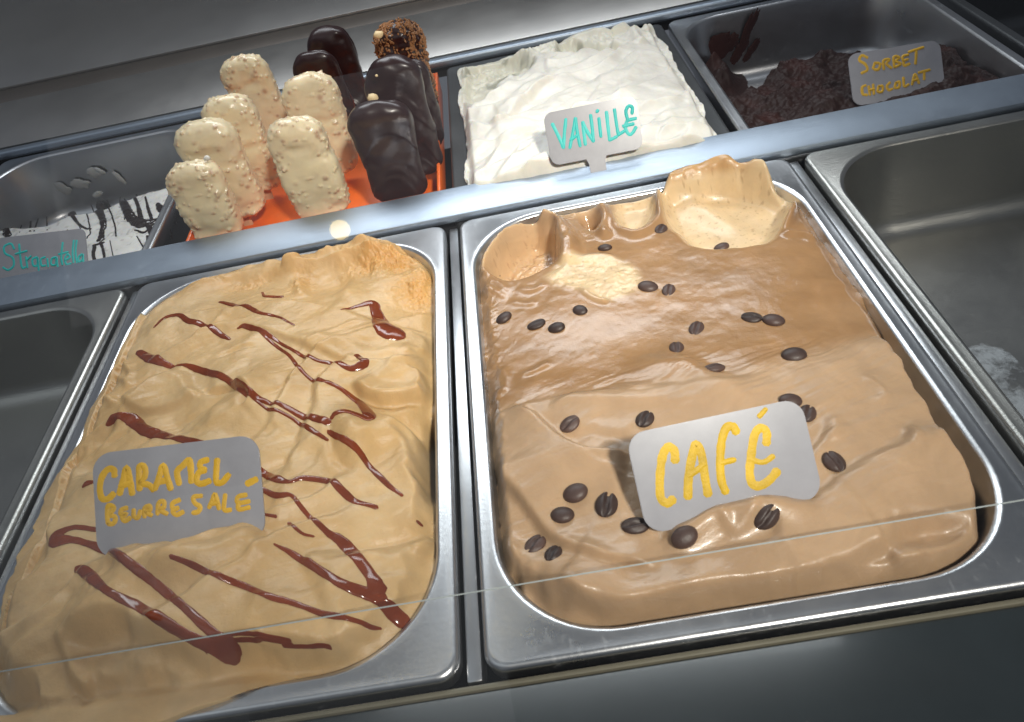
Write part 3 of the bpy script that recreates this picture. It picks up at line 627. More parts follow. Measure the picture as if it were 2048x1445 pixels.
KF.append(fold(US([(330, 790), (450, 750), (580, 705), (740, 660), (800, 640)], -.002, **k5), .003, .03, .0030, .007))
KF.append(pit(US([(790, 500), (950, 470), (1100, 460), (1190, 490), (1190, 560), (1060, 610), (900, 640), (800, 660), (770, 600)], -.002, **k5), .009, .010, .001))
KF.append(fold(US([(780, 640), (900, 690), (1050, 640), (1180, 600), (1220, 480)], -.002, **k5), .0, .01, .002))
KF.append(ridge(US([(400, 60), (440, 180), (520, 280), (640, 330)], -.004, **k6), .006, .006)); KF.append(mound(*US([(560, 440)], -.01, **k6)[0], -.018, .010, .018, .6))
KF.append(ridge(US([(560, 430), (680, 400), (800, 440), (900, 560)], -.01, **k6), .006, .008))
KF.append(ridge(US([(850, 940), (980, 1110), (1110, 1050), (1180, 870)], .004, s=3.724, ox=1200, oy=780), .0022, .0022))
KF.append(ridge(US([(420, 1100), (560, 1075), (700, 1020), (850, 945), (1000, 915), (1200, 880), (1420, 850), (1620, 815)], .014, s=3.724, ox=1200, oy=780), .0075, .0065))
def caf_fine(x, y, z):
    m_ = in_poly(x, y, paleP, .004); e = ss(-.085, -.045, y)*ss(.12, .05, x)+.8*ss(.030, .020, x)*ss(-.30, -.25, y)
    lines = ss(-.19, -.22, y)
    return z+.0009*m_*fbm(x, y, .006, 3, 3)+e*(.0022*fbm(x, y, .010, 5, 5, .6)+.0012*np.abs(fbm(x, y, .005, 9, 2)))+.0007*lines*(.4+.6*ss(-.2, .4, fbm(x, y, .04, 2, 2)))*fbm((x*.9+y*.3)/.05, (y-.3*x+.012*fbm(x, y, .05, 4, 2))/.0045, 1., 3, 4, .6)+.00025*fbm(x, y, .008, 8, 3)
KF.append(caf_fine)
def caf_edge(x, y, z):
    p = PK; d = edge_dist(p, x, y); u = (x-p.cx)/p.ox; v = (y-p.cy)/p.oy; n = fbm(x, y, .02, 12, 3)
    ez = -.008+.004*n
    gap = ss(.8, .95, u)*ss(.0, -.35, v)*ss(-1.02, -.80, v+.15)
    back = ss(BX0-.004, BX0+.004, x+.003*n)*ss(BX1+.004, BX1-.006, x)*ss(-.070, -.05, y); ez = ez+back*(.019+.004*n)
    frt = ss(-.9, -1, v); ez = ez-.006*frt
    lg = ss(-.9, -1., u)*ss(-.35, -.7, v)*ss(.1, .5, n+.3)*.02
    z2 = ez+(z-ez)*ss(-.001, .009+.006*np.clip(n, 0, 1), d)
    z2 = z2-(gap*.022+lg)*ss(.012+.005*n, .004, d)
    return z2
def caf_grow(X, Y, u, v):
    fb = ss(.85, 1, v)*ss(BX0, BX0+.01, X)*ss(BX1, BX1-.01, X); Y = Y+fb*.005
    fr = ss(.9, 1, u)*ss(.75, .55, v)*ss(-.3, .1, v); X = X+fr*(.001+.003*fbm(X*0, Y, .02, 4, 3))
    return X, Y
cafe_s = Surf(PK, caf_base, [f for f in KF if f is not caf_fine], caf_edge, caf_grow, (caf_fine,), 8)
def caf_col(x, y, z):
    cream = np.array([.47, .310, .185]); glaze = np.array([.34, .185, .080]); pale = np.array([.70, .52, .31]); curl = np.array([.60, .405, .235])
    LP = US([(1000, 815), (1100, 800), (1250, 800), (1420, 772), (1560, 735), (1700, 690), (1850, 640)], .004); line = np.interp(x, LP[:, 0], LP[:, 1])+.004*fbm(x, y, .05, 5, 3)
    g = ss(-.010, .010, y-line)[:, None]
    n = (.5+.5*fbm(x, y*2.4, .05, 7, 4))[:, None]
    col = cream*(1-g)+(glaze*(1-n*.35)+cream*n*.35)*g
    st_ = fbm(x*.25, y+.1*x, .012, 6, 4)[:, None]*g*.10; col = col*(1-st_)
    q = np.clip(in_poly(x, y, hollowBig, .004)+in_poly(x, y, hollowMid, .003)*.9+in_poly(x, y, paleP, .005), 0, 1)[:, None]
    cu = np.clip(ss(-.075, -.055, y)*ss(.085, .07, x)+ss(-.030, -.018, y), 0, 1)[:, None]
    col = col*(1-cu)+curl*cu; col = col*(1-q)+pale*q
    pores = ss(.42, .62, fbm(x, y, .0022, 9, 2))[:, None]*np.clip(q+in_poly(x, y, curlPit, .002)[:, None], 0, 1)*.35
    col = col*(1-pores)+np.array([.25, .12, .05])*pores
    rim = (ss(.004, .012, z)*ss(-.03, -.015, y))[:, None]*.7; col = col*(1-rim)+np.array([.50, .26, .09])*rim
    wet = np.clip(g[:, 0]*1.0+.25+.5*fbm(x, y, .04, 3, 3), 0, 1)*(1-.6*q[:, 0])
    return col, wet
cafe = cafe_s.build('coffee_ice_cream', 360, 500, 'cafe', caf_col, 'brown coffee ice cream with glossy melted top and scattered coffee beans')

# ------------------------------------------------------------------ coffee beans
def bean_mesh(crease=True, seed=0):
    r = random.Random(seed); n, m_ = 18, 28; V = []; F = []
    for i in range(n+1):
        th = math.pi*i/n
        for j in range(m_):
            ph = 2*math.pi*j/m_; x = math.cos(th); q = math.sin(th); y = q*math.cos(ph); z = q*math.sin(ph)
            X = x*.0060*(1+.03*y); Y = y*.0046; Z = z*(.0030 if z > 0 else .0028)
            if crease:
                if z > 0: Z = Z*.62
                cc = .00045*math.sin(x*3.0); g = math.exp(-((Y-cc)/.00060)**2)
                if z > 0: Z -= .0021*g*min(1, q*1.1)**1.5
                if z > 0: Z += .0005*math.exp(-((abs(Y-cc)-.0016)/.001)**2)*q
            V.append((X, Y, Z))
    for i in range(n):
        for j in range(m_): F.append((i*m_+j, i*m_+(j+1) % m_, (i+1)*m_+(j+1) % m_, (i+1)*m_+j))
    me = bpy.data.meshes.new('coffee_bean'); me.from_pydata(V, [], F); me.polygons.foreach_set('use_smooth', [True]*len(me.polygons)); me.materials.append(M['bean'])
    bm = bmesh.new(); bm.from_mesh(me); bmesh.ops.remove_doubles(bm, verts=bm.verts, dist=1e-6); bmesh.ops.recalc_face_normals(bm, faces=bm.faces); bm.to_mesh(me); bm.free()
    return me
BM = [bean_mesh(True, 1), bean_mesh(False, 2)]
# pixel x, y, picture angle of the crease (deg), crease up?, scale, label
BEANS = [
 (1443, 496, 20, 0, .95, 'round dark coffee bean just below the big pale hollow at the back'),
 (1322, 459, 40, 1, .95, 'coffee bean half sunk in foam left of the big pale hollow'),
 (1210, 497, 5, 0, .9, 'flat lying coffee bean in wet foam right of the curled scoop'),
 (993, 549, -60, 0, .85, 'coffee bean in the lower left mouth of the curled scoop near the pan wall'),
 (1296, 575, -5, 0, 1.1, 'long smooth coffee bean touching its crease-side-up neighbour at the edge of the pale patch'),
 (1338, 582, 70, 1, .95, 'creased coffee bean just right of the pale patch'),
 (1008, 637, 35, 0, 1.0, 'greyish coffee bean closest to the left pan wall in the upper half'),
 (1073, 650, 25, 1, 1.05, 'coffee bean with straight crease, middle of three in a row at upper left'),
 (1113, 657, 10, 0, 1.0, 'smooth-backed coffee bean at the right end of the upper left row of three'),
 (1160, 622, -20, 0, .9, 'coffee bean directly below the pale foamy patch'),
 (1503, 636, -10, 1, 1.0, 'left bean of the touching pair on the glossy right half'),
 (1547, 642, -8, 0, 1.1, 'right bean of the touching pair on the glossy right half'),
 (1393, 658, 60, 1, 1.0, 'coffee bean with zigzag crease, upper of the middle trio on the glaze'),
 (1353, 696, 90, 1, .95, 'coffee bean split by an upright crease, left of the middle trio on the glaze'),
 (1429, 737, 12, 1, 1.0, 'coffee bean with level crease, lowest of the middle trio on the glaze'),
 (1588, 712, 5, 0, 1.15, 'smooth oval coffee bean alone at the right end of the glaze boundary'),
 (1140, 849, 40, 1, .98, 'lone coffee bean on the shiny fold at left of the lower half'),
 (1290, 839, 55, 1, 1.0, 'reddish coffee bean just above the left end of the yellow lettered tag'),
 (1581, 803, 0, 0, 1.0, 'coffee bean peeking out from behind the top edge of the yellow lettered tag'),
 (1614, 828, 60, 1, 1.0, 'coffee bean peeking out at the upper right corner of the yellow lettered tag'),
 (1668, 924, -60, 1, 1.1, 'coffee bean right of the yellow lettered tag on the long curved fold'),
 (1151, 987, 20, 0, 1.1, 'smooth coffee bean, top of the pair left of the upright creased bean'),
 (1125, 1031, 0, 0, 1.0, 'small round coffee bean, bottom of the pair left of the upright creased bean'),
 (1214, 1010, 75, 1, 1.25, 'largest coffee bean, standing upright with a deep crease, left of the tag'),
 (1271, 1052, 8, 1, 1.1, 'coffee bean touching the lower left corner of the yellow lettered tag'),
 (1070, 1090, 40, 1, 1.1, 'larger bean of the pair at lower left near the pan corner'),
 (1107, 1108, 45, 1, .9, 'small tilted bean of the pair at lower left near the pan corner'),
 (1369, 1075, 30, 0, 1.05, 'nearly black coffee bean under the bottom edge of the tag'),
 (1534, 1034, 45, 1, 1.15, 'coffee bean below the last letter of the yellow lettered tag'),
]
first = {}
for i, (px, py, ang, cr, sc, lab) in enumerate(BEANS):
    p = cafe_s.on(px, py); me = BM[0 if cr else 1]
    o = bpy.data.objects.new('coffee_bean', me); COL.objects.link(o)
    e = .004; q = cafe_s.on(px+8*math.cos(R_(ang)), py-8*math.sin(R_(ang))); t = Vector(q-p); n = cafe_s.normal(p[0], p[1])
    n = (n*.7+Vector((0, 0, .3))).normalized(); t = (t-n*t.dot(n)).normalized(); b_ = n.cross(t)
    rot = Matrix((t, b_, n)).transposed().to_4x4(); j = Matrix.Rotation(rnd.uniform(-.25, .25), 4, 'X')@Matrix.Rotation(rnd.uniform(-.12, .12), 4, 'Y')
    o.matrix_world = Matrix.Translation(Vector(p)+n*.0002)@rot@j@Matrix.Diagonal((sc*.98*rnd.uniform(.96, 1.04), sc*rnd.uniform(.92, 1.06), sc*1.0, 1))
    tag(o, lab, 'coffee bean', 'coffee beans on the coffee ice cream')

# ================================================================== VANILLA
def van_base(x, y):
    p = PV; u = (x-p.cx)/p.ox; v = (y-p.cy)/p.oy
    z = .004+.010*(1-np.abs(u)**4)*ss(1., .3, v)+.003*fbm(x, y, .05, 2, 3)
    return z
VF = [swirl(R_(14), .028, .0075, .040, 4, sharp=.26), swirl(R_(52), .040, .0040, .040, 7, sharp=.26), strokes(34, (.0, .24, .03, .30), .040, .017, R_(24), .5, .10, .10, 33, .6, .003, .30, mode='back')]
vp = lambda pts: US(pts, 0, 3.1415, 850, 0)
vh1 = vp([(230, 470), (300, 400), (450, 370), (560, 370), (690, 400), (690, 480), (560, 560), (440, 640), (380, 710), (280, 690), (220, 580)])
vh2 = vp([(830, 300), (950, 290), (1100, 310), (1260, 330), (1250, 370), (1080, 380), (900, 400), (830, 370)])
VF += [pit(vh1, .016, .012, .0015), pit(vh2, .010, .008, .001), ridge(vp([(205, 480), (260, 400), (400, 350), (560, 345)]), .005, .004), ridge(vp([(860, 250), (1000, 230), (1150, 210)]), .008, .006), ridge(vp([(1300, 200), (1330, 300), (1400, 330)]), .008, .006)]
VF.append(fold(vp([(370, 850), (500, 870), (620, 760), (760, 650), (850, 610)]), .006, .02, .002, .002))
def van_edge(x, y, z):
    p = PV; d = edge_dist(p, x, y); n = fbm(x, y, .016, 12, 4); v = (y-p.cy)/p.oy; u = (x-p.cx)/p.ox
    rg = ss(.80, 1., v)*ss(.35, -.9, u)+.5*ss(.85, 1, v)
    rough = ss(.6, .9, v); z = z+rough*.004*fbm(x, y, .008, 4, 4)
    ez = -.0010+.0025*n+ss(.85, 1., v)*ss(-.1, .3, u)*.012
    return ez+(z-ez)*ss(-.001, .007+.004*n, d+.003*n)
def van_grow(X, Y, u, v):
    X = X+ss(.8, 1, u)*(.003+.005*fbm(X*0, Y, .03, 4, 3))-ss(-.8, -1, u)*(.002+.005*fbm(X*0+1, Y, .03, 6, 3))
    Y = Y+ss(.8, 1, v)*(.002+.014*fbm(X, Y*0, .03, 9, 4)); return X, Y
van_s = Surf(PV, van_base, VF, van_edge, van_grow, (lambda x, y, z: z+.0003*fbm(x, y, .005, 3, 3),), 7)
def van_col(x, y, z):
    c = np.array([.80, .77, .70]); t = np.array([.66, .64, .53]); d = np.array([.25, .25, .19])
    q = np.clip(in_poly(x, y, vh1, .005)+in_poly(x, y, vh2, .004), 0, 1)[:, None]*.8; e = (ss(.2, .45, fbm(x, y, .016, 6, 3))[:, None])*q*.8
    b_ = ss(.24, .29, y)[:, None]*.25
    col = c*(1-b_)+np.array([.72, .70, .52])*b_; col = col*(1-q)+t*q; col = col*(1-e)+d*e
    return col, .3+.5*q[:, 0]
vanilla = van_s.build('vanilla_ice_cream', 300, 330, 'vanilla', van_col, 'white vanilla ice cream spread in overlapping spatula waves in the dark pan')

# ================================================================== STRACCIATELLA
def st_base(x, y):
    top = .208+.02*fbm(x, x*0, .05, 3, 2)
    k = ss(top+.008, top-.006, y)
    left = 0*x
    z = -.068+k*(.038-.008*left+.003*fbm(x, y, .03, 2, 3))
    step = ss(.128, .123, y+.1*(x+.37)+.004*fbm(x, x*0, .03, 6, 3)); z = z+step*.007
    return z
def st_edge(x, y, z):
    d = edge_dist(PS, x, y); return z-.004*ss(.008, .0, d)
st_s = Surf(PS, st_base, [strokes(24, (-.50, -.28, .02, .2), .03, .012, R_(10), .5, .10, .06, 5, .7, .003, .1, region=lambda x, y: ss(.20, .18, y))], st_edge)
PS_o = Pan(); PS_o.__dict__.update(PS.__dict__); PS_o.cy = .125; PS_o.oy = .110; PS_o.r = .02; PS_o.ox = PS.ox-.006; st_s.pan = PS_o
def st_col(x, y, z):
    n = ss(.35, .5, fbm(x, y, .004, 5, 2))[:, None]*.5
    return np.array([.78, .77, .74])*(1-n)+np.array([.35, .33, .30])*n, .3
strac = st_s.build('stracciatella_ice_cream', 200, 130, 'stracciatella', st_col, 'white ice cream with dark chocolate streaks at the front of its steel pan', below=-.045)
r1 = dict(s=2.4086)
SL = [[(480, 965, 18), (490, 1010, 36), (495, 1060, 30), (490, 1120, 24), (485, 1160, 34)], [(510, 960, 6), (540, 1040, 7), (560, 1140, 7)], [(600, 960, 6), (610, 1010, 40), (640, 1060, 44), (690, 1080, 56), (760, 1060, 20), (850, 1075, 8)],
      [(650, 925, 8), (660, 980, 16), (680, 1060, 26), (720, 1100, 24), (715, 1180, 18), (712, 1230, 14)], [(700, 950, 8), (715, 1010, 14), (735, 1070, 16)], [(760, 985, 20), (775, 1010, 34), (790, 1035, 14)], [(440, 990, 5), (430, 1080, 6), (420, 1150, 6)],
      [(455, 1190, 18), (450, 1230, 16), (465, 1280, 14)], [(485, 1170, 14), (500, 1220, 12), (498, 1270, 10)], [(450, 1185, 12), (500, 1170, 12)], [(345, 1030, 30), (370, 1070, 14), (410, 1100, 10), (440, 1105, 6)], [(370, 1060, 5), (390, 1110, 5)],
      [(310, 1040, 4), (325, 1110, 5)], [(225, 1040, 5), (228, 1110, 6)], [(190, 1040, 8), (165, 1115, 8)], [(150, 1050, 8), (145, 1115, 8)], [(110, 1065, 5), (95, 1120, 5)], [(60, 1075, 6), (50, 1120, 6)], [(20, 1075, 26), (30, 1110, 24), (20, 1130, 16)],
      [(660, 1140, 5), (690, 1190, 8), (720, 1215, 6)], [(740, 1160, 5), (760, 1210, 5)], [(530, 1160, 4), (550, 1260, 5)], [(580, 950, 4), (575, 1000, 4)], [(600, 1000, 3), (600, 1060, 4)], [(820, 1090, 4), (830, 1150, 5)], [(650, 1110, 8), (700, 1120, 14), (740, 1080, 12)]]
for i, s_ in enumerate(SL): ribbon('chocolate_streak', st_s, s_, 'choc_line', strac, .22, seed=i, **r1)
# white smears left on the back wall of that pan
def smear(name, pan, pts, mat, label_parent, seed, rad, z_of, yw):
    pass

# ================================================================== CHOCOLATE SORBET
CT = US([(1385, 215), (1440, 190), (1490, 172), (1530, 145), (1560, 118), (1620, 112), (1690, 103), (1760, 92), (1880, 80), (1990, 90)], -.03); CT = CT[np.argsort(CT[:, 0])]
LC = U(1425, 115, -.04)
def ch_top(x):
    return np.interp(x, CT[:, 0], CT[:, 1])
def ch_base(x, y):
    t = ch_top(x)+.012*fbm(x, y, .03, 3, 3)
    k = ss(t+.010, t-.012, y)
    z = -.070+k*(.040+.012*ss(.2, .05, y)+.008*fbm(x, y, .035, 2, 3))
    lc = np.exp(-(((x-LC[0])/.017)**2+((y-LC[1])/.028)**2)); z = z+.035*lc*(1+.5*fbm(x, y, .02, 6, 3))
    rough = np.clip(k+lc*2, 0, 1)
    return z+rough*(.0030*fbm(x, y, .007, 5, 4, .6)+.0070*fbm(x, y, .030, 7, 5, .55)+.0050*np.abs(fbm(x+y, y*.6, .03, 9, 3)))
def ch_edge(x, y, z): return z
ch_s = Surf(PX, ch_base, [], ch_edge)
PX_o = Pan(); PX_o.__dict__.update(PX.__dict__); PX_o.ox = PX.ox-.0075; PX_o.oy = PX.oy-.012; ch_s.pan = PX_o
# the basin shows wherever the sorbet is scraped away
def ch_col(x, y, z):
    n = ss(.1, .6, fbm(x, y, .03, 5, 3))[:, None]
    return np.array([.026, .010, .008])*(1-n)+np.array([.044, .014, .011])*n, .3
def cut_faces(o, zc):
    bm = bmesh.new(); bm.from_mesh(o.data); z0 = o.location.z
    bmesh.ops.delete(bm, geom=[f for f in bm.faces if max(v.co.z for v in f.verts)+z0 < zc], context='FACES'); bm.to_mesh(o.data); bm.free()
sorbet = ch_s.build('chocolate_sorbet', 260, 300, 'choc_ice', ch_col, 'crumbly dark chocolate sorbet in the steel pan at back right', below=-.045)
cut_faces(sorbet, -.0695); cut_faces(strac, -.0665)

# ================================================================== ORANGE TRAY
tr_ = empty('popsicle_tray', (-.13, .16, -.03), 'orange plastic tray holding the coated ice cream pops', 'tray')
tx0, tx1, ty0, ty1, tz = -.232, -.0085, .050, .300, -.022
box('tray_floor', tx0+.003, tx1-.003, ty0+.003, ty1-.003, tz-.003, tz, 'orange', .0008, tr_)
box('tray_wall', tx1-.003, tx1, ty0, ty1, tz-.003, -.001, 'orange', .0008, tr_); box('tray_wall', tx0, tx0+.003, ty0, ty1, tz-.003, -.001, 'orange', .0008, tr_)
box('tray_wall', tx0+.003, tx1-.003, ty1-.003, ty1, tz-.003, -.001, 'orange', .0008, tr_); box('tray_wall', tx0+.003, tx1-.003, ty0, ty0+.003, tz-.003, -.001, 'orange', .0008, tr_)
for i in range(3):
    for j in range(5):
        x = -.195+i*.078; y = .075+j*.05
        if i == 2 or True: box('stick_slot', x-.011, x+.011, y-.002, y+.002, tz-.0002, tz+.0006, 'black_gap', .0, tr_)

# ================================================================== POPS
def pop(px, py, top, kind, label, seed, wd=.0255, th=.0105, yaw=0., dyaw=0, zb=-.011, xy=None):
    r = random.Random(seed); b_ = U(px, py, zb) if xy is None else np.array([xy[0], xy[1], zb])
    H = min([(abs(( (lambda q: (RM.T@(q-CP)))(b_+np.array([0, 0, h*1e-3])) )[1]/-((RM.T@(b_+np.array([0, 0, h*1e-3])-CP))[2])*-FPX+722.5-top), h*1e-3) for h in range(55, 110)])[1]
    root = empty('ice_cream_pop', tuple(b_+np.array([0, 0, -.011])), label, 'ice cream pop', 'coated ice cream pops on the orange tray')
    n, m_ = (150, 150) if kind == 'white' else (100, 110); V = np.zeros((n+1, m_, 3)); tt = np.linspace(0, 1, n+1)
    rt = .024/H; rb = .013/H
    prof = np.ones(n+1)
    T_ = .5-.5*np.cos(np.pi*tt); T_ = .55*T_+.45*tt
    top_k = np.sqrt(np.maximum(0, 1-np.clip((T_-(1-rt))/rt, 0, 1)**2.3)); bot_k = np.maximum(0, 1-np.clip((rb-T_)/rb, 0, 1)**2.6)**.5
    aW = wd*top_k**.9*bot_k*(1-.10*(1-T_)*1.0); 
    rt2 = .012/H; tk2 = np.sqrt(np.maximum(0, 1-np.clip((T_-(1-rt2))/rt2, 0, 1)**2)); rb2 = .007/H; bk2 = np.sqrt(np.maximum(0, 1-np.clip((rb2-T_)/rb2, 0, 1)**2))
    aT = th*tk2*bk2
    ph = np.linspace(0, 2*np.pi, m_, endpoint=False); e = .62
    cx = np.sign(np.cos(ph))*np.abs(np.cos(ph))**e; sy = np.sign(np.sin(ph))*np.abs(np.sin(ph))**e
    X = aW[:, None]*cx[None]; Y = aT[:, None]*sy[None]; Z = (T_*H)[:, None]+X*0
    # outward normal approx
    nx = X/(wd*wd); ny = Y/(th*th); nz = ((T_-.5)[:, None]*2)**9*40+X*0; ln = np.sqrt(nx**2+ny**2+nz**2)+1e-9; nx, ny, nz = nx/ln, ny/ln, nz/ln
    s0 = seed*1.37
    wd_ = 1+r.uniform(-.06, .05); X = X*wd_; Y = Y*(1+r.uniform(-.08, .1)); disp = .0026*fbm(X+Y*.7+s0, Z, .026, seed % 12, 3)
    nutm = np.zeros_like(X)
    if kind == 'white':
        for k in range(230):
            t0 = r.uniform(.02, 1); a0 = r.uniform(0, 2*math.pi); i0 = int(t0*n); j0 = int(a0/(2*math.pi)*m_) % m_
            c = (X[i0, j0], Y[i0, j0], Z[i0, j0]); rr = r.uniform(.0009, .0019)*(1 if r.random() < .85 else 1.4); d2 = (X-c[0])**2+(Y-c[1])**2+(Z-c[2])**2
            g = np.exp(-(d2/(rr*rr))**1.5); disp = disp+g*r.uniform(.0004, .0013); nutm = np.maximum(nutm, g*r.choice((0, .3, .6, 1)))
        for k in range(3):
            t0 = r.uniform(.15, .8); j0 = int(m_*.75+r.uniform(-20, 20)) % m_; i0 = int(t0*n); c = (X[i0, j0], Y[i0, j0], Z[i0, j0]); disp = disp-.0022*np.exp(-(((X-c[0])/.012)**2+((Z-c[2])/.005)**2+((Y-c[1])/.01)**2))
    elif kind == 'dark':
        for k in range(4):
            zc = r.uniform(.2, .9)*H; cv = r.uniform(60, 160); g = ss(-.001, .001, Z-zc+cv*X*X*.5+.004*np.sin(X*60+k)); disp = disp+g*.0007*r.choice((-1, 1))
        for k in range(5):
            t0 = r.uniform(.1, .9); j0 = r.randrange(m_); i0 = int(t0*n); c = (X[i0, j0], Y[i0, j0], Z[i0, j0]); rr = r.uniform(.003, .009); disp = disp+np.exp(-((X-c[0])**2+(Y-c[1])**2+(Z-c[2])**2)/(rr*rr))*r.uniform(-.0022, .0016)
        disp = disp+.0028*fbm(X+s0, Z+Y, .035, (seed+3) % 12, 3)
    else:
        disp = disp+.0022*fbm(X*1.0+Y+s0, Z, .006, 4, 4)
    X = X+nx*disp; Y = Y+ny*disp; Z = Z+nz*disp
    ca, sa = math.cos(yaw), math.sin(yaw); Xr = X*ca-Y*sa; Yr = X*sa+Y*ca
    lean = r.uniform(-.03, .03); Yr = Yr+Z*r.uniform(-.02, .05); Xr = Xr+Z*lean
    V = np.stack([Xr, Yr, Z+.011], -1).reshape(-1, 3); F = []
    for i in range(n):
        for j in range(m_): F.append((i*m_+j, i*m_+(j+1) % m_, (i+1)*m_+(j+1) % m_, (i+1)*m_+j))
    F.append(tuple(range(m_))[::-1]); F.append(tuple(range(n*m_, (n+1)*m_)))
    mt = {'white': 'white_coat', 'dark': 'dark_coat', 'nut': 'dark_coat'}[kind]
    o = mesh_obj('coating', V, F, mt, root)
    nv = len(V); nm = nutm.reshape(-1)[:, None]
    if kind == 'white': col = np.array([.80, .68, .45])*(1-nm*.75)+np.array([.42, .22, .14])*nm*.75; wet = .35
    else: col = np.tile(np.array([.024, .0095, .0100]), (nv, 1)); wet = .4
    attrs(o, col, wet)
    sb = box('stick', -.0045, .0045, -.0011, .0011, -.012, .014, 'wood', .0008); sb.parent = root
    if kind == 'nut':
        bm = bmesh.new()
        for k in range(1500):
            i0 = int(r.uniform(.15, 1)**.8*n); j0 = r.randrange(m_); v = V[min(i0, n)*m_+j0]
            s0_ = r.uniform(.0007, .0019); mt_ = Matrix.Translation(Vector(v))@Euler((r.uniform(0, 6), r.uniform(0, 6), r.uniform(0, 6))).to_matrix().to_4x4()@Matrix.Diagonal((s0_*1.5, s0_*.8, s0_*.6, 1))
            bmesh.ops.create_icosphere(bm, subdivisions=1, radius=1, matrix=mt_)
        me = bpy.data.meshes.new('nut_pieces'); bm.to_mesh(me); bm.free(); me.materials.append(M['nut']); no = bpy.data.objects.new('nut_pieces', me); COL.objects.link(no); no.parent = root; no['kind'] = 'stuff'
    return root, V, H
W_ = 'white'; D_ = 'dark'
pop(447, 505, 328, W_, 'cream coated nutty pop at front left, nearest the streaked white ice cream', 1, xy=(-.204, .062))
pop(488, 430, 240, W_, 'cream coated nutty pop, second from the front in the left row', 2)
pop(530, 378, 192, W_, 'cream coated nutty pop, third from the front in the left row', 3)
pop(558, 305, 112, W_, 'cream coated nutty pop at the very back of the left row, greenish cream', 4)
pop(645, 450, 238, W_, 'brightest cream coated nutty pop, front of the middle row beside the front dark pop', 5, xy=(-.112, .066))
pop(676, 345, 148, W_, 'cream coated nutty pop, second in the middle row before the dark pops', 6)
pop(688, 278, 96, D_, 'smooth dark chocolate pop directly behind the middle row of cream pops', 7)
pop(708, 232, 54, D_, 'smooth dark chocolate pop furthest back in the middle row', 8)
pop(806, 420, 200, D_, 'large dark chocolate pop at the front right with a lumpy face', 9, wd=.028, xy=(-.043, .070))
pop(838, 352, 119, D_, 'dark chocolate pop right behind the front one, with a pale nut on its shoulder', 10, xy=(-.030, .108))
pop(842, 290, 119, D_, 'dark chocolate pop mostly hidden behind two others in the right row', 11, xy=(-.026, .150), )
pop(838, 232, 44, 'nut', 'chocolate pop covered in chopped nuts at the back of the right row', 12, wd=.024)

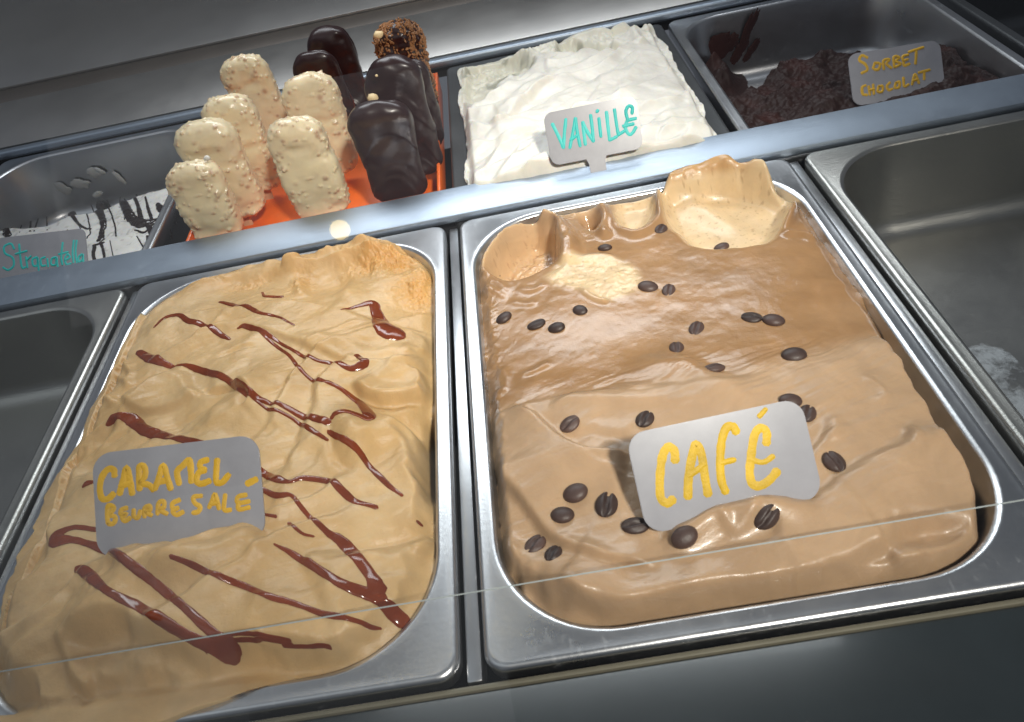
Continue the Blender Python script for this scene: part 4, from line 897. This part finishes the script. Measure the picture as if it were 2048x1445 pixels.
# ================================================================== TAGS
def tag_frame(yaw, tl, roll):
    u = np.array([math.cos(yaw), math.sin(yaw), 0]); n0 = np.array([math.sin(yaw), -math.cos(yaw), 0])
    v = math.cos(tl)*np.array([0, 0, 1])-math.sin(tl)*n0
    u2 = math.cos(roll)*u+math.sin(roll)*v; v2 = -math.sin(roll)*u+math.cos(roll)*v; return u2, v2, np.cross(u2, v2)
INKW = 1.3
def make_tag(x, y, z, yaw, tl, roll, wd, ht, lines, ink, label, s, ox, oy, cr=.009, stem=True, inkw=1.3, near=1.0, th=.0012, jit=.08):
    o0 = CP+(np.array([x, y, z])-CP)*near; x, y, z = o0; wd *= near; ht *= near; u, v, n = tag_frame(yaw, tl, roll)
    root = empty('flavour_tag', (x, y, z), label, 'sign', 'handwritten flavour tags')
    # plate outline
    P = []
    for (sx, sy, a0) in ((1, 1, 0), (-1, 1, 90), (-1, -1, 180), (1, -1, 270)):
        for k in range(9):
            a = R_(a0+90*k/8); P.append((sx*(wd/2-cr)+cr*math.cos(a), ht/2+sy*(ht/2-cr)+cr*math.sin(a)))
        if sx == -1 and sy == -1 and stem:
            P += [(-.009, 0), (-.0075, -.004), (-.007, -.022), (.005, -.022), (.0055, -.004), (.007, 0)]
    bm = bmesh.new(); vs = [bm.verts.new(Vector(u*a+v*b_+n*(-th))) for a, b_ in P]; f = bm.faces.new(vs)
    ext = bmesh.ops.extrude_face_region(bm, geom=[f]); nv_ = [g for g in ext['geom'] if isinstance(g, bmesh.types.BMVert)]
    bmesh.ops.translate(bm, verts=nv_, vec=Vector(n*th)); bmesh.ops.recalc_face_normals(bm, faces=bm.faces)
    es = [e for e in bm.edges if len(e.link_faces) == 2 and e.calc_face_angle(0) > 1.2]; bmesh.ops.bevel(bm, geom=es, offset=.00025, segments=2, affect='EDGES')
    me = bpy.data.meshes.new('plate'); bm.to_mesh(me); bm.free(); me.materials.append(M['tag']); pl = bpy.data.objects.new('plate', me); COL.objects.link(pl); pl.parent = root
    def onplane(px, py):
        d = ray(ox+px/s, oy+py/s); t = ((o0-CP)@n)/(d@n); q = CP+d*t-o0; return np.array([q@u, q@v])
    r = random.Random(len(lines)); pxm = np.linalg.norm(o0-CP)/FPX/s
    for grp in lines:
        V = []; F = []
        for li, (wpx, pts) in enumerate(grp):
            pts = [onplane(*q) for q in pts]
            if len(pts) == 1: pts = [pts[0]-[.0006, .0004], pts[0]+[.0006, .0004]]
            C = smooth(pts, 5) if len(pts) > 2 else np.array([pts[0]+(pts[1]-pts[0])*k/5 for k in range(6)])
            T = np.gradient(C, axis=0); T /= np.linalg.norm(T, axis=1)[:, None]+1e-9; w0 = wpx*pxm/2*inkw; b0 = len(V); zz = .00018+.00009*(li % 5); K = 5; nn = len(C)
            for i in range(-1, nn+1):
                ii = min(max(i, 0), nn-1); off = 0; w1 = w0*(1+r.uniform(-jit, jit))
                if i == -1: off = -w0*.6; w1 = w0*.55
                if i == nn: off = w0*.6; w1 = w0*.55
                for k in range(K):
                    a = -1+2*k/(K-1); q = C[ii]+T[ii]*off+np.array([-T[ii][1], T[ii][0]])*a*w1
                    V.append(tuple(u*q[0]+v*q[1]+n*(zz*(1 if abs(a) < .9 else -.2)+.00002)))
            for i in range(nn+1):
                for k in range(K-1):
                    a = b0+i*K+k; F.append((a, a+K, a+K+1, a+1))
        mesh_obj('lettering', V, F, ink, root)
    return root
cafeL = [[(50, [(560, 530), (553, 455), (510, 425), (470, 480), (450, 600), (445, 720), (455, 810), (500, 845), (545, 815)]),
 (50, [(655, 800), (660, 650), (690, 480), (715, 405), (755, 480), (780, 640), (805, 780)]), (36, [(665, 640), (775, 560)]),
 (50, [(1015, 315), (990, 275), (940, 285), (905, 390), (895, 560), (905, 680), (935, 760)]), (34, [(905, 545), (1000, 522)]),
 (50, [(1240, 400), (1240, 315), (1195, 285), (1150, 340), (1125, 500), (1115, 620), (1135, 700), (1190, 715), (1260, 675), (1320, 605)]), (32, [(1125, 520), (1215, 540), (1290, 495)]), (30, [(1185, 200), (1235, 145)])]]
make_tag(.1286, -.3131, .012, .0833, .8091, -.031, .0832, .0468, cafeL, 'ink_cafe', 'grey plastic tag lettered CAFÉ in yellow, standing in the coffee ice cream', 3.724, 1200, 780)
carL = [[(48, p) for p in [[(395, 510), (385, 450), (330, 445), (270, 520), (248, 640), (270, 735), (330, 740), (385, 690)], [(445, 690), (480, 560), (515, 430), (550, 560), (572, 690)], [(455, 610), (550, 585)],
 [(645, 645), (640, 520), (645, 415), (695, 425), (700, 510), (650, 580), (735, 600), (785, 650)], [(800, 640), (840, 520), (880, 405), (920, 520), (955, 640)], [(820, 575), (930, 550)],
 [(1040, 590), (1020, 470), (1080, 405), (1140, 350), (1157, 450), (1162, 570)], [(1325, 350), (1255, 375), (1255, 435), (1300, 450)], [(1300, 450), (1235, 480), (1215, 560), (1260, 590), (1345, 560)], [(1420, 350), (1412, 460), (1412, 570), (1470, 575), (1535, 500)], [(1720, 590), (1810, 545)]]],
 [(36, p) for p in [[(330, 985), (322, 890), (335, 805), (390, 830), (350, 895), (405, 925), (385, 985), (335, 990)], [(520, 830), (465, 850), (460, 895), (515, 890), (470, 925), (500, 960), (550, 930)], [(585, 850), (590, 915), (630, 925), (655, 860)],
 [(695, 920), (695, 835), (745, 810), (750, 850), (705, 870), (765, 905)], [(825, 890), (835, 785), (885, 765), (890, 820), (845, 850), (920, 890)], [(1045, 750), (975, 785), (980, 840), (1030, 830)], [(1030, 830), (975, 865), (1015, 900), (1080, 870)],
 [(1265, 710), (1185, 722), (1195, 780), (1250, 820), (1230, 868), (1180, 880)], [(1340, 825), (1375, 750), (1400, 695), (1440, 840)], [(1365, 790), (1430, 780)], [(1500, 700), (1490, 845), (1555, 850)], [(1710, 700), (1630, 720), (1630, 780), (1740, 765)], [(1630, 790), (1640, 845), (1740, 825)]]]]
make_tag(-.141, -.2837, .02, .0924, .8653, -.1264, .0856, .053, carL, 'ink_yellow', 'grey plastic tag lettered CARAMEL BEURRE SALE in ochre, stuck in the caramel ice cream', 4.995, 150, 850, .010)
vanL = [[(20, p) for p in [[(800, 780), (840, 860), (870, 930)], [(870, 930), (875, 850), (885, 750)], [(910, 930), (930, 830), (945, 745)], [(945, 745), (958, 840), (975, 920)], [(915, 880), (960, 850)], [(1008, 910), (998, 830), (990, 770)], [(990, 770), (1020, 830), (1058, 890)], [(1058, 890), (1050, 800), (1040, 725)],
 [(1105, 860), (1092, 745)], [(1083, 700)], [(1140, 705), (1150, 800), (1160, 882)], [(1160, 882), (1205, 860)], [(1190, 690), (1203, 780), (1215, 850)], [(1215, 850), (1252, 825)], [(1300, 715), (1303, 678), (1280, 668), (1262, 700), (1272, 752)], [(1272, 758), (1258, 800), (1280, 845), (1305, 835), (1325, 800)], [(1268, 760), (1325, 745)], [(1245, 795), (1310, 780)]]]]
make_tag(.1218, .0264, .015, -.0032, .5783, -.0014, .0731, .0405, vanL, 'ink_teal', 'grey plastic tag lettered VANILLE in turquoise, standing in the vanilla ice cream', 3.1415, 850, 0, .007, inkw=1.05)
strL = [[(11, p) for p in [[(68, 1200), (52, 1175), (20, 1190), (25, 1222), (60, 1242), (66, 1280), (40, 1302), (15, 1290)], [(92, 1178), (98, 1240), (106, 1290), (122, 1288)], [(75, 1225), (130, 1210)], [(125, 1240), (132, 1290)], [(128, 1255), (150, 1235)],
 [(178, 1240), (157, 1250), (160, 1280), (180, 1278), (180, 1240), (187, 1303)], [(217, 1240), (197, 1250), (200, 1280), (220, 1280)], [(228, 1248), (232, 1285)], [(270, 1240), (250, 1247), (247, 1275), (268, 1275), (272, 1240), (279, 1303)],
 [(302, 1170), (295, 1240), (301, 1276)], [(283, 1226), (328, 1215)], [(312, 1256), (336, 1242), (326, 1226), (313, 1245), (320, 1275), (342, 1270)], [(355, 1160), (350, 1220), (354, 1266)], [(369, 1160), (364, 1220), (370, 1266)], [(396, 1225), (379, 1240), (380, 1264), (397, 1250), (399, 1225), (403, 1284)]]]]
make_tag(-.3917, .0877, -.03, .068, .7891, -.1169, .0842, .0425, strL, 'ink_teal', 'white plastic tag handwritten Straciatella in turquoise, at the left edge', 2.4086, 0, 0, .006, inkw=.85, near=.955)
sorL = [[(13, p) for p in [[(1112, 335), (1080, 322), (1065, 350), (1098, 372), (1112, 405), (1078, 425)], [(1155, 365), (1147, 398), (1175, 403), (1185, 370), (1155, 365)], [(1207, 402), (1205, 352), (1240, 345), (1222, 370), (1250, 395)], [(1267, 390), (1265, 330), (1297, 335), (1275, 355), (1305, 370), (1270, 390)],
 [(1347, 318), (1317, 327), (1320, 350), (1345, 345)], [(1320, 355), (1325, 380), (1356, 370)], [(1390, 370), (1395, 300)], [(1350, 302), (1435, 275)]]],
 [(13, p) for p in [[(1102, 495), (1082, 507), (1085, 545), (1110, 550)], [(1120, 500), (1126, 550)], [(1145, 490), (1150, 545)], [(1125, 522), (1150, 516)], [(1177, 500), (1172, 530), (1197, 530), (1200, 500), (1177, 500)], [(1242, 478), (1225, 500), (1235, 522), (1256, 515)], [(1277, 480), (1271, 508), (1295, 505), (1297, 475), (1277, 480)],
 [(1320, 450), (1325, 500), (1350, 490)], [(1370, 490), (1387, 430), (1410, 482)], [(1375, 468), (1402, 460)], [(1440, 460), (1441, 410)], [(1408, 422), (1472, 405)]]]]
make_tag(.3893, .0841, -.02, -.0177, .7199, -.0338, .077, .0446, sorL, 'ink_yellow', 'white plastic tag lettered SORBET CHOCOLAT in yellow, standing in the chocolate sorbet', 2.89, 1350, 0, .008, inkw=1.1)

# ------------------------------------------------------------------ smears on the pan walls, nut pieces, crumbs
def at_y(px, py, Y):
    d = ray(px, py); t = (Y-CP[1])/d[1]; return CP+d*t
def wall_blobs(name, parent, items, Y, mat, seed):
    """thin scraps of ice cream frozen to the back wall of a pan"""
    r = random.Random(seed); V = []; F = []
    for (px, py, rx, ry, ang) in items:
        c = at_y(px, py, Y); m = np.linalg.norm(c-CP)/FPX; rx *= m; ry *= m*1.5; ca, sa = math.cos(R_(ang)), math.sin(R_(ang)); n = 40; b0 = len(V); ph = [r.uniform(0, 6) for _ in range(4)]
        rings = ((1.0, .0002), (.8, -.0010), (.45, -.0018), (.0, -.0020))
        for (k, dy) in rings:
            for i in range(n):
                a = 2*math.pi*i/n; q = k*(1+.38*float(fbm(np.array([1.2*math.cos(a)+ph[0]]), np.array([1.2*math.sin(a)+ph[1]]), .35, 5, 4, .6)[0])+.2*math.sin(2*a+ph[2]))
                u = rx*q*math.cos(a); v = ry*q*math.sin(a); V.append((c[0]+u*ca-v*sa, Y+dy*.6, c[2]+u*sa+v*ca))
        for j in range(3):
            for i in range(n): F.append((b0+j*n+i, b0+j*n+(i+1) % n, b0+(j+1)*n+(i+1) % n, b0+(j+1)*n+i))
    o = mesh_obj(name, V, F, mat); rel(o, parent)
    if mat in ('stracciatella',): attrs(o, np.array([.70, .70, .68]), .3)
    if mat in ('choc_ice',): attrs(o, np.array([.055, .014, .010]), .6)
    return o
wall_blobs('frozen_smear', strac, [(115, 400, 20, 11, 40), (125, 378, 12, 8, 20), (160, 369, 16, 6, 5), (188, 346, 13, 6, 10), (200, 343, 9, 4, -30), (238, 356, 5, 10, 10), (110, 420, 14, 8, 0), (195, 390, 10, 4, 20)], .2990, 'stracciatella', 2)
wall_blobs('frozen_smear', sorbet, [(1440, 95, 34, 13, 25), (1420, 108, 30, 14, 10), (1480, 100, 10, 22, -25), (1490, 70, 6, 22, -20), (1505, 45, 5, 18, -25), (1500, 105, 8, 16, -35), (1465, 85, 12, 10, 0)], .2990, 'choc_ice', 5)
def pebble(name, p, r_, mat, parent, seed):
    r = random.Random(seed); bm = bmesh.new(); bmesh.ops.create_icosphere(bm, subdivisions=2, radius=r_)
    for v in bm.verts: v.co *= r.uniform(.8, 1.15)
    for v in bm.verts: v.co.x *= 1.3; v.co += Vector(p)
    me = bpy.data.meshes.new(name); bm.to_mesh(me); bm.free(); me.materials.append(M[mat]); me.polygons.foreach_set('use_smooth', [True]*len(me.polygons))
    o = bpy.data.objects.new(name, me); COL.objects.link(o); rel(o, parent); return o
pops = [o for o in bpy.data.objects if o.name.startswith('ice_cream_pop')]
by = {o['label']: o for o in pops}
pr = next(o for o in pops if 'pale nut' in o['label'])
pebble('nut_piece', at_y(745, 197, .0935), .0036, 'nut_pale', pr, 1); pebble('nut_piece', at_y(753, 152, .094), .0010, 'nut_pale', pr, 2)
pn = next(o for o in pops if 'chopped nuts' in o['label']); pebble('nut_piece', at_y(757, 70, .19), .0034, 'nut_pale', pn, 3)
pw_ = next(o for o in pops if 'nearest the streaked' in o['label']); pebble('white_crumb', at_y(414, 317, .062), .0022, 'crumb', pw_, 6)

# lamp glare in the glass, painted as a pale patch in the right pan
m, nt, N, L, b = new_mat('patchy_glare'); b.inputs['Base Color'].default_value = (.62, .68, .74, 1); b.inputs['Roughness'].default_value = .7
n1 = noise_node(nt, 22, 8, .62); n2 = noise_node(nt, 160, 6, .7)
ad = N.new('ShaderNodeMath'); ad.operation = 'MULTIPLY_ADD'; L.new(n2.outputs[0], ad.inputs[0]); ad.inputs[1].default_value = .45; L.new(n1.outputs[0], ad.inputs[2])
at = N.new('ShaderNodeAttribute'); at.attribute_name = 'Edge'
sb_ = N.new('ShaderNodeMath'); sb_.operation = 'ADD'; L.new(ad.outputs[0], sb_.inputs[0]); L.new(at.outputs['Fac'], sb_.inputs[1])
L.new(ramp(nt, sb_.outputs[0], [(.82, 0), (.98, .45)]), b.inputs['Alpha']); M['frost_or_glare'] = m
def frost_or_glare(parent, pts, z):
    P = US(pts, z); c = P.mean(0); n = 48; Q = smooth(np.vstack([P, P[:1]]), 8); V = [(c[0], c[1], z)]; E = [.24]; F = []; k = len(Q)-1
    for f_, e_ in ((.4, .24), (.75, .18), (1.0, -.4)):
        for q in Q[:-1]: V.append((c[0]+(q[0]-c[0])*f_, c[1]+(q[1]-c[1])*f_, z)); E.append(e_)
    for i in range(k): F.append((0, 1+i, 1+(i+1) % k))
    for r in range(2):
        for i in range(k): F.append((1+r*k+i, 1+(r+1)*k+i, 1+(r+1)*k+(i+1) % k, 1+r*k+(i+1) % k))
    o = mesh_obj('glare_patch', V, F, 'frost_or_glare'); a = o.data.attributes.new('Edge', 'FLOAT', 'POINT'); a.data.foreach_set('value', E); rel(o, parent); return o
er = next(o for o in bpy.data.objects if o.get('label', '').startswith('empty scratched'))
frost_or_glare(er, [(1895, 690), (1960, 665), (2040, 700), (2100, 800), (2110, 950), (2040, 900), (1960, 830), (1900, 760)], -.0745)
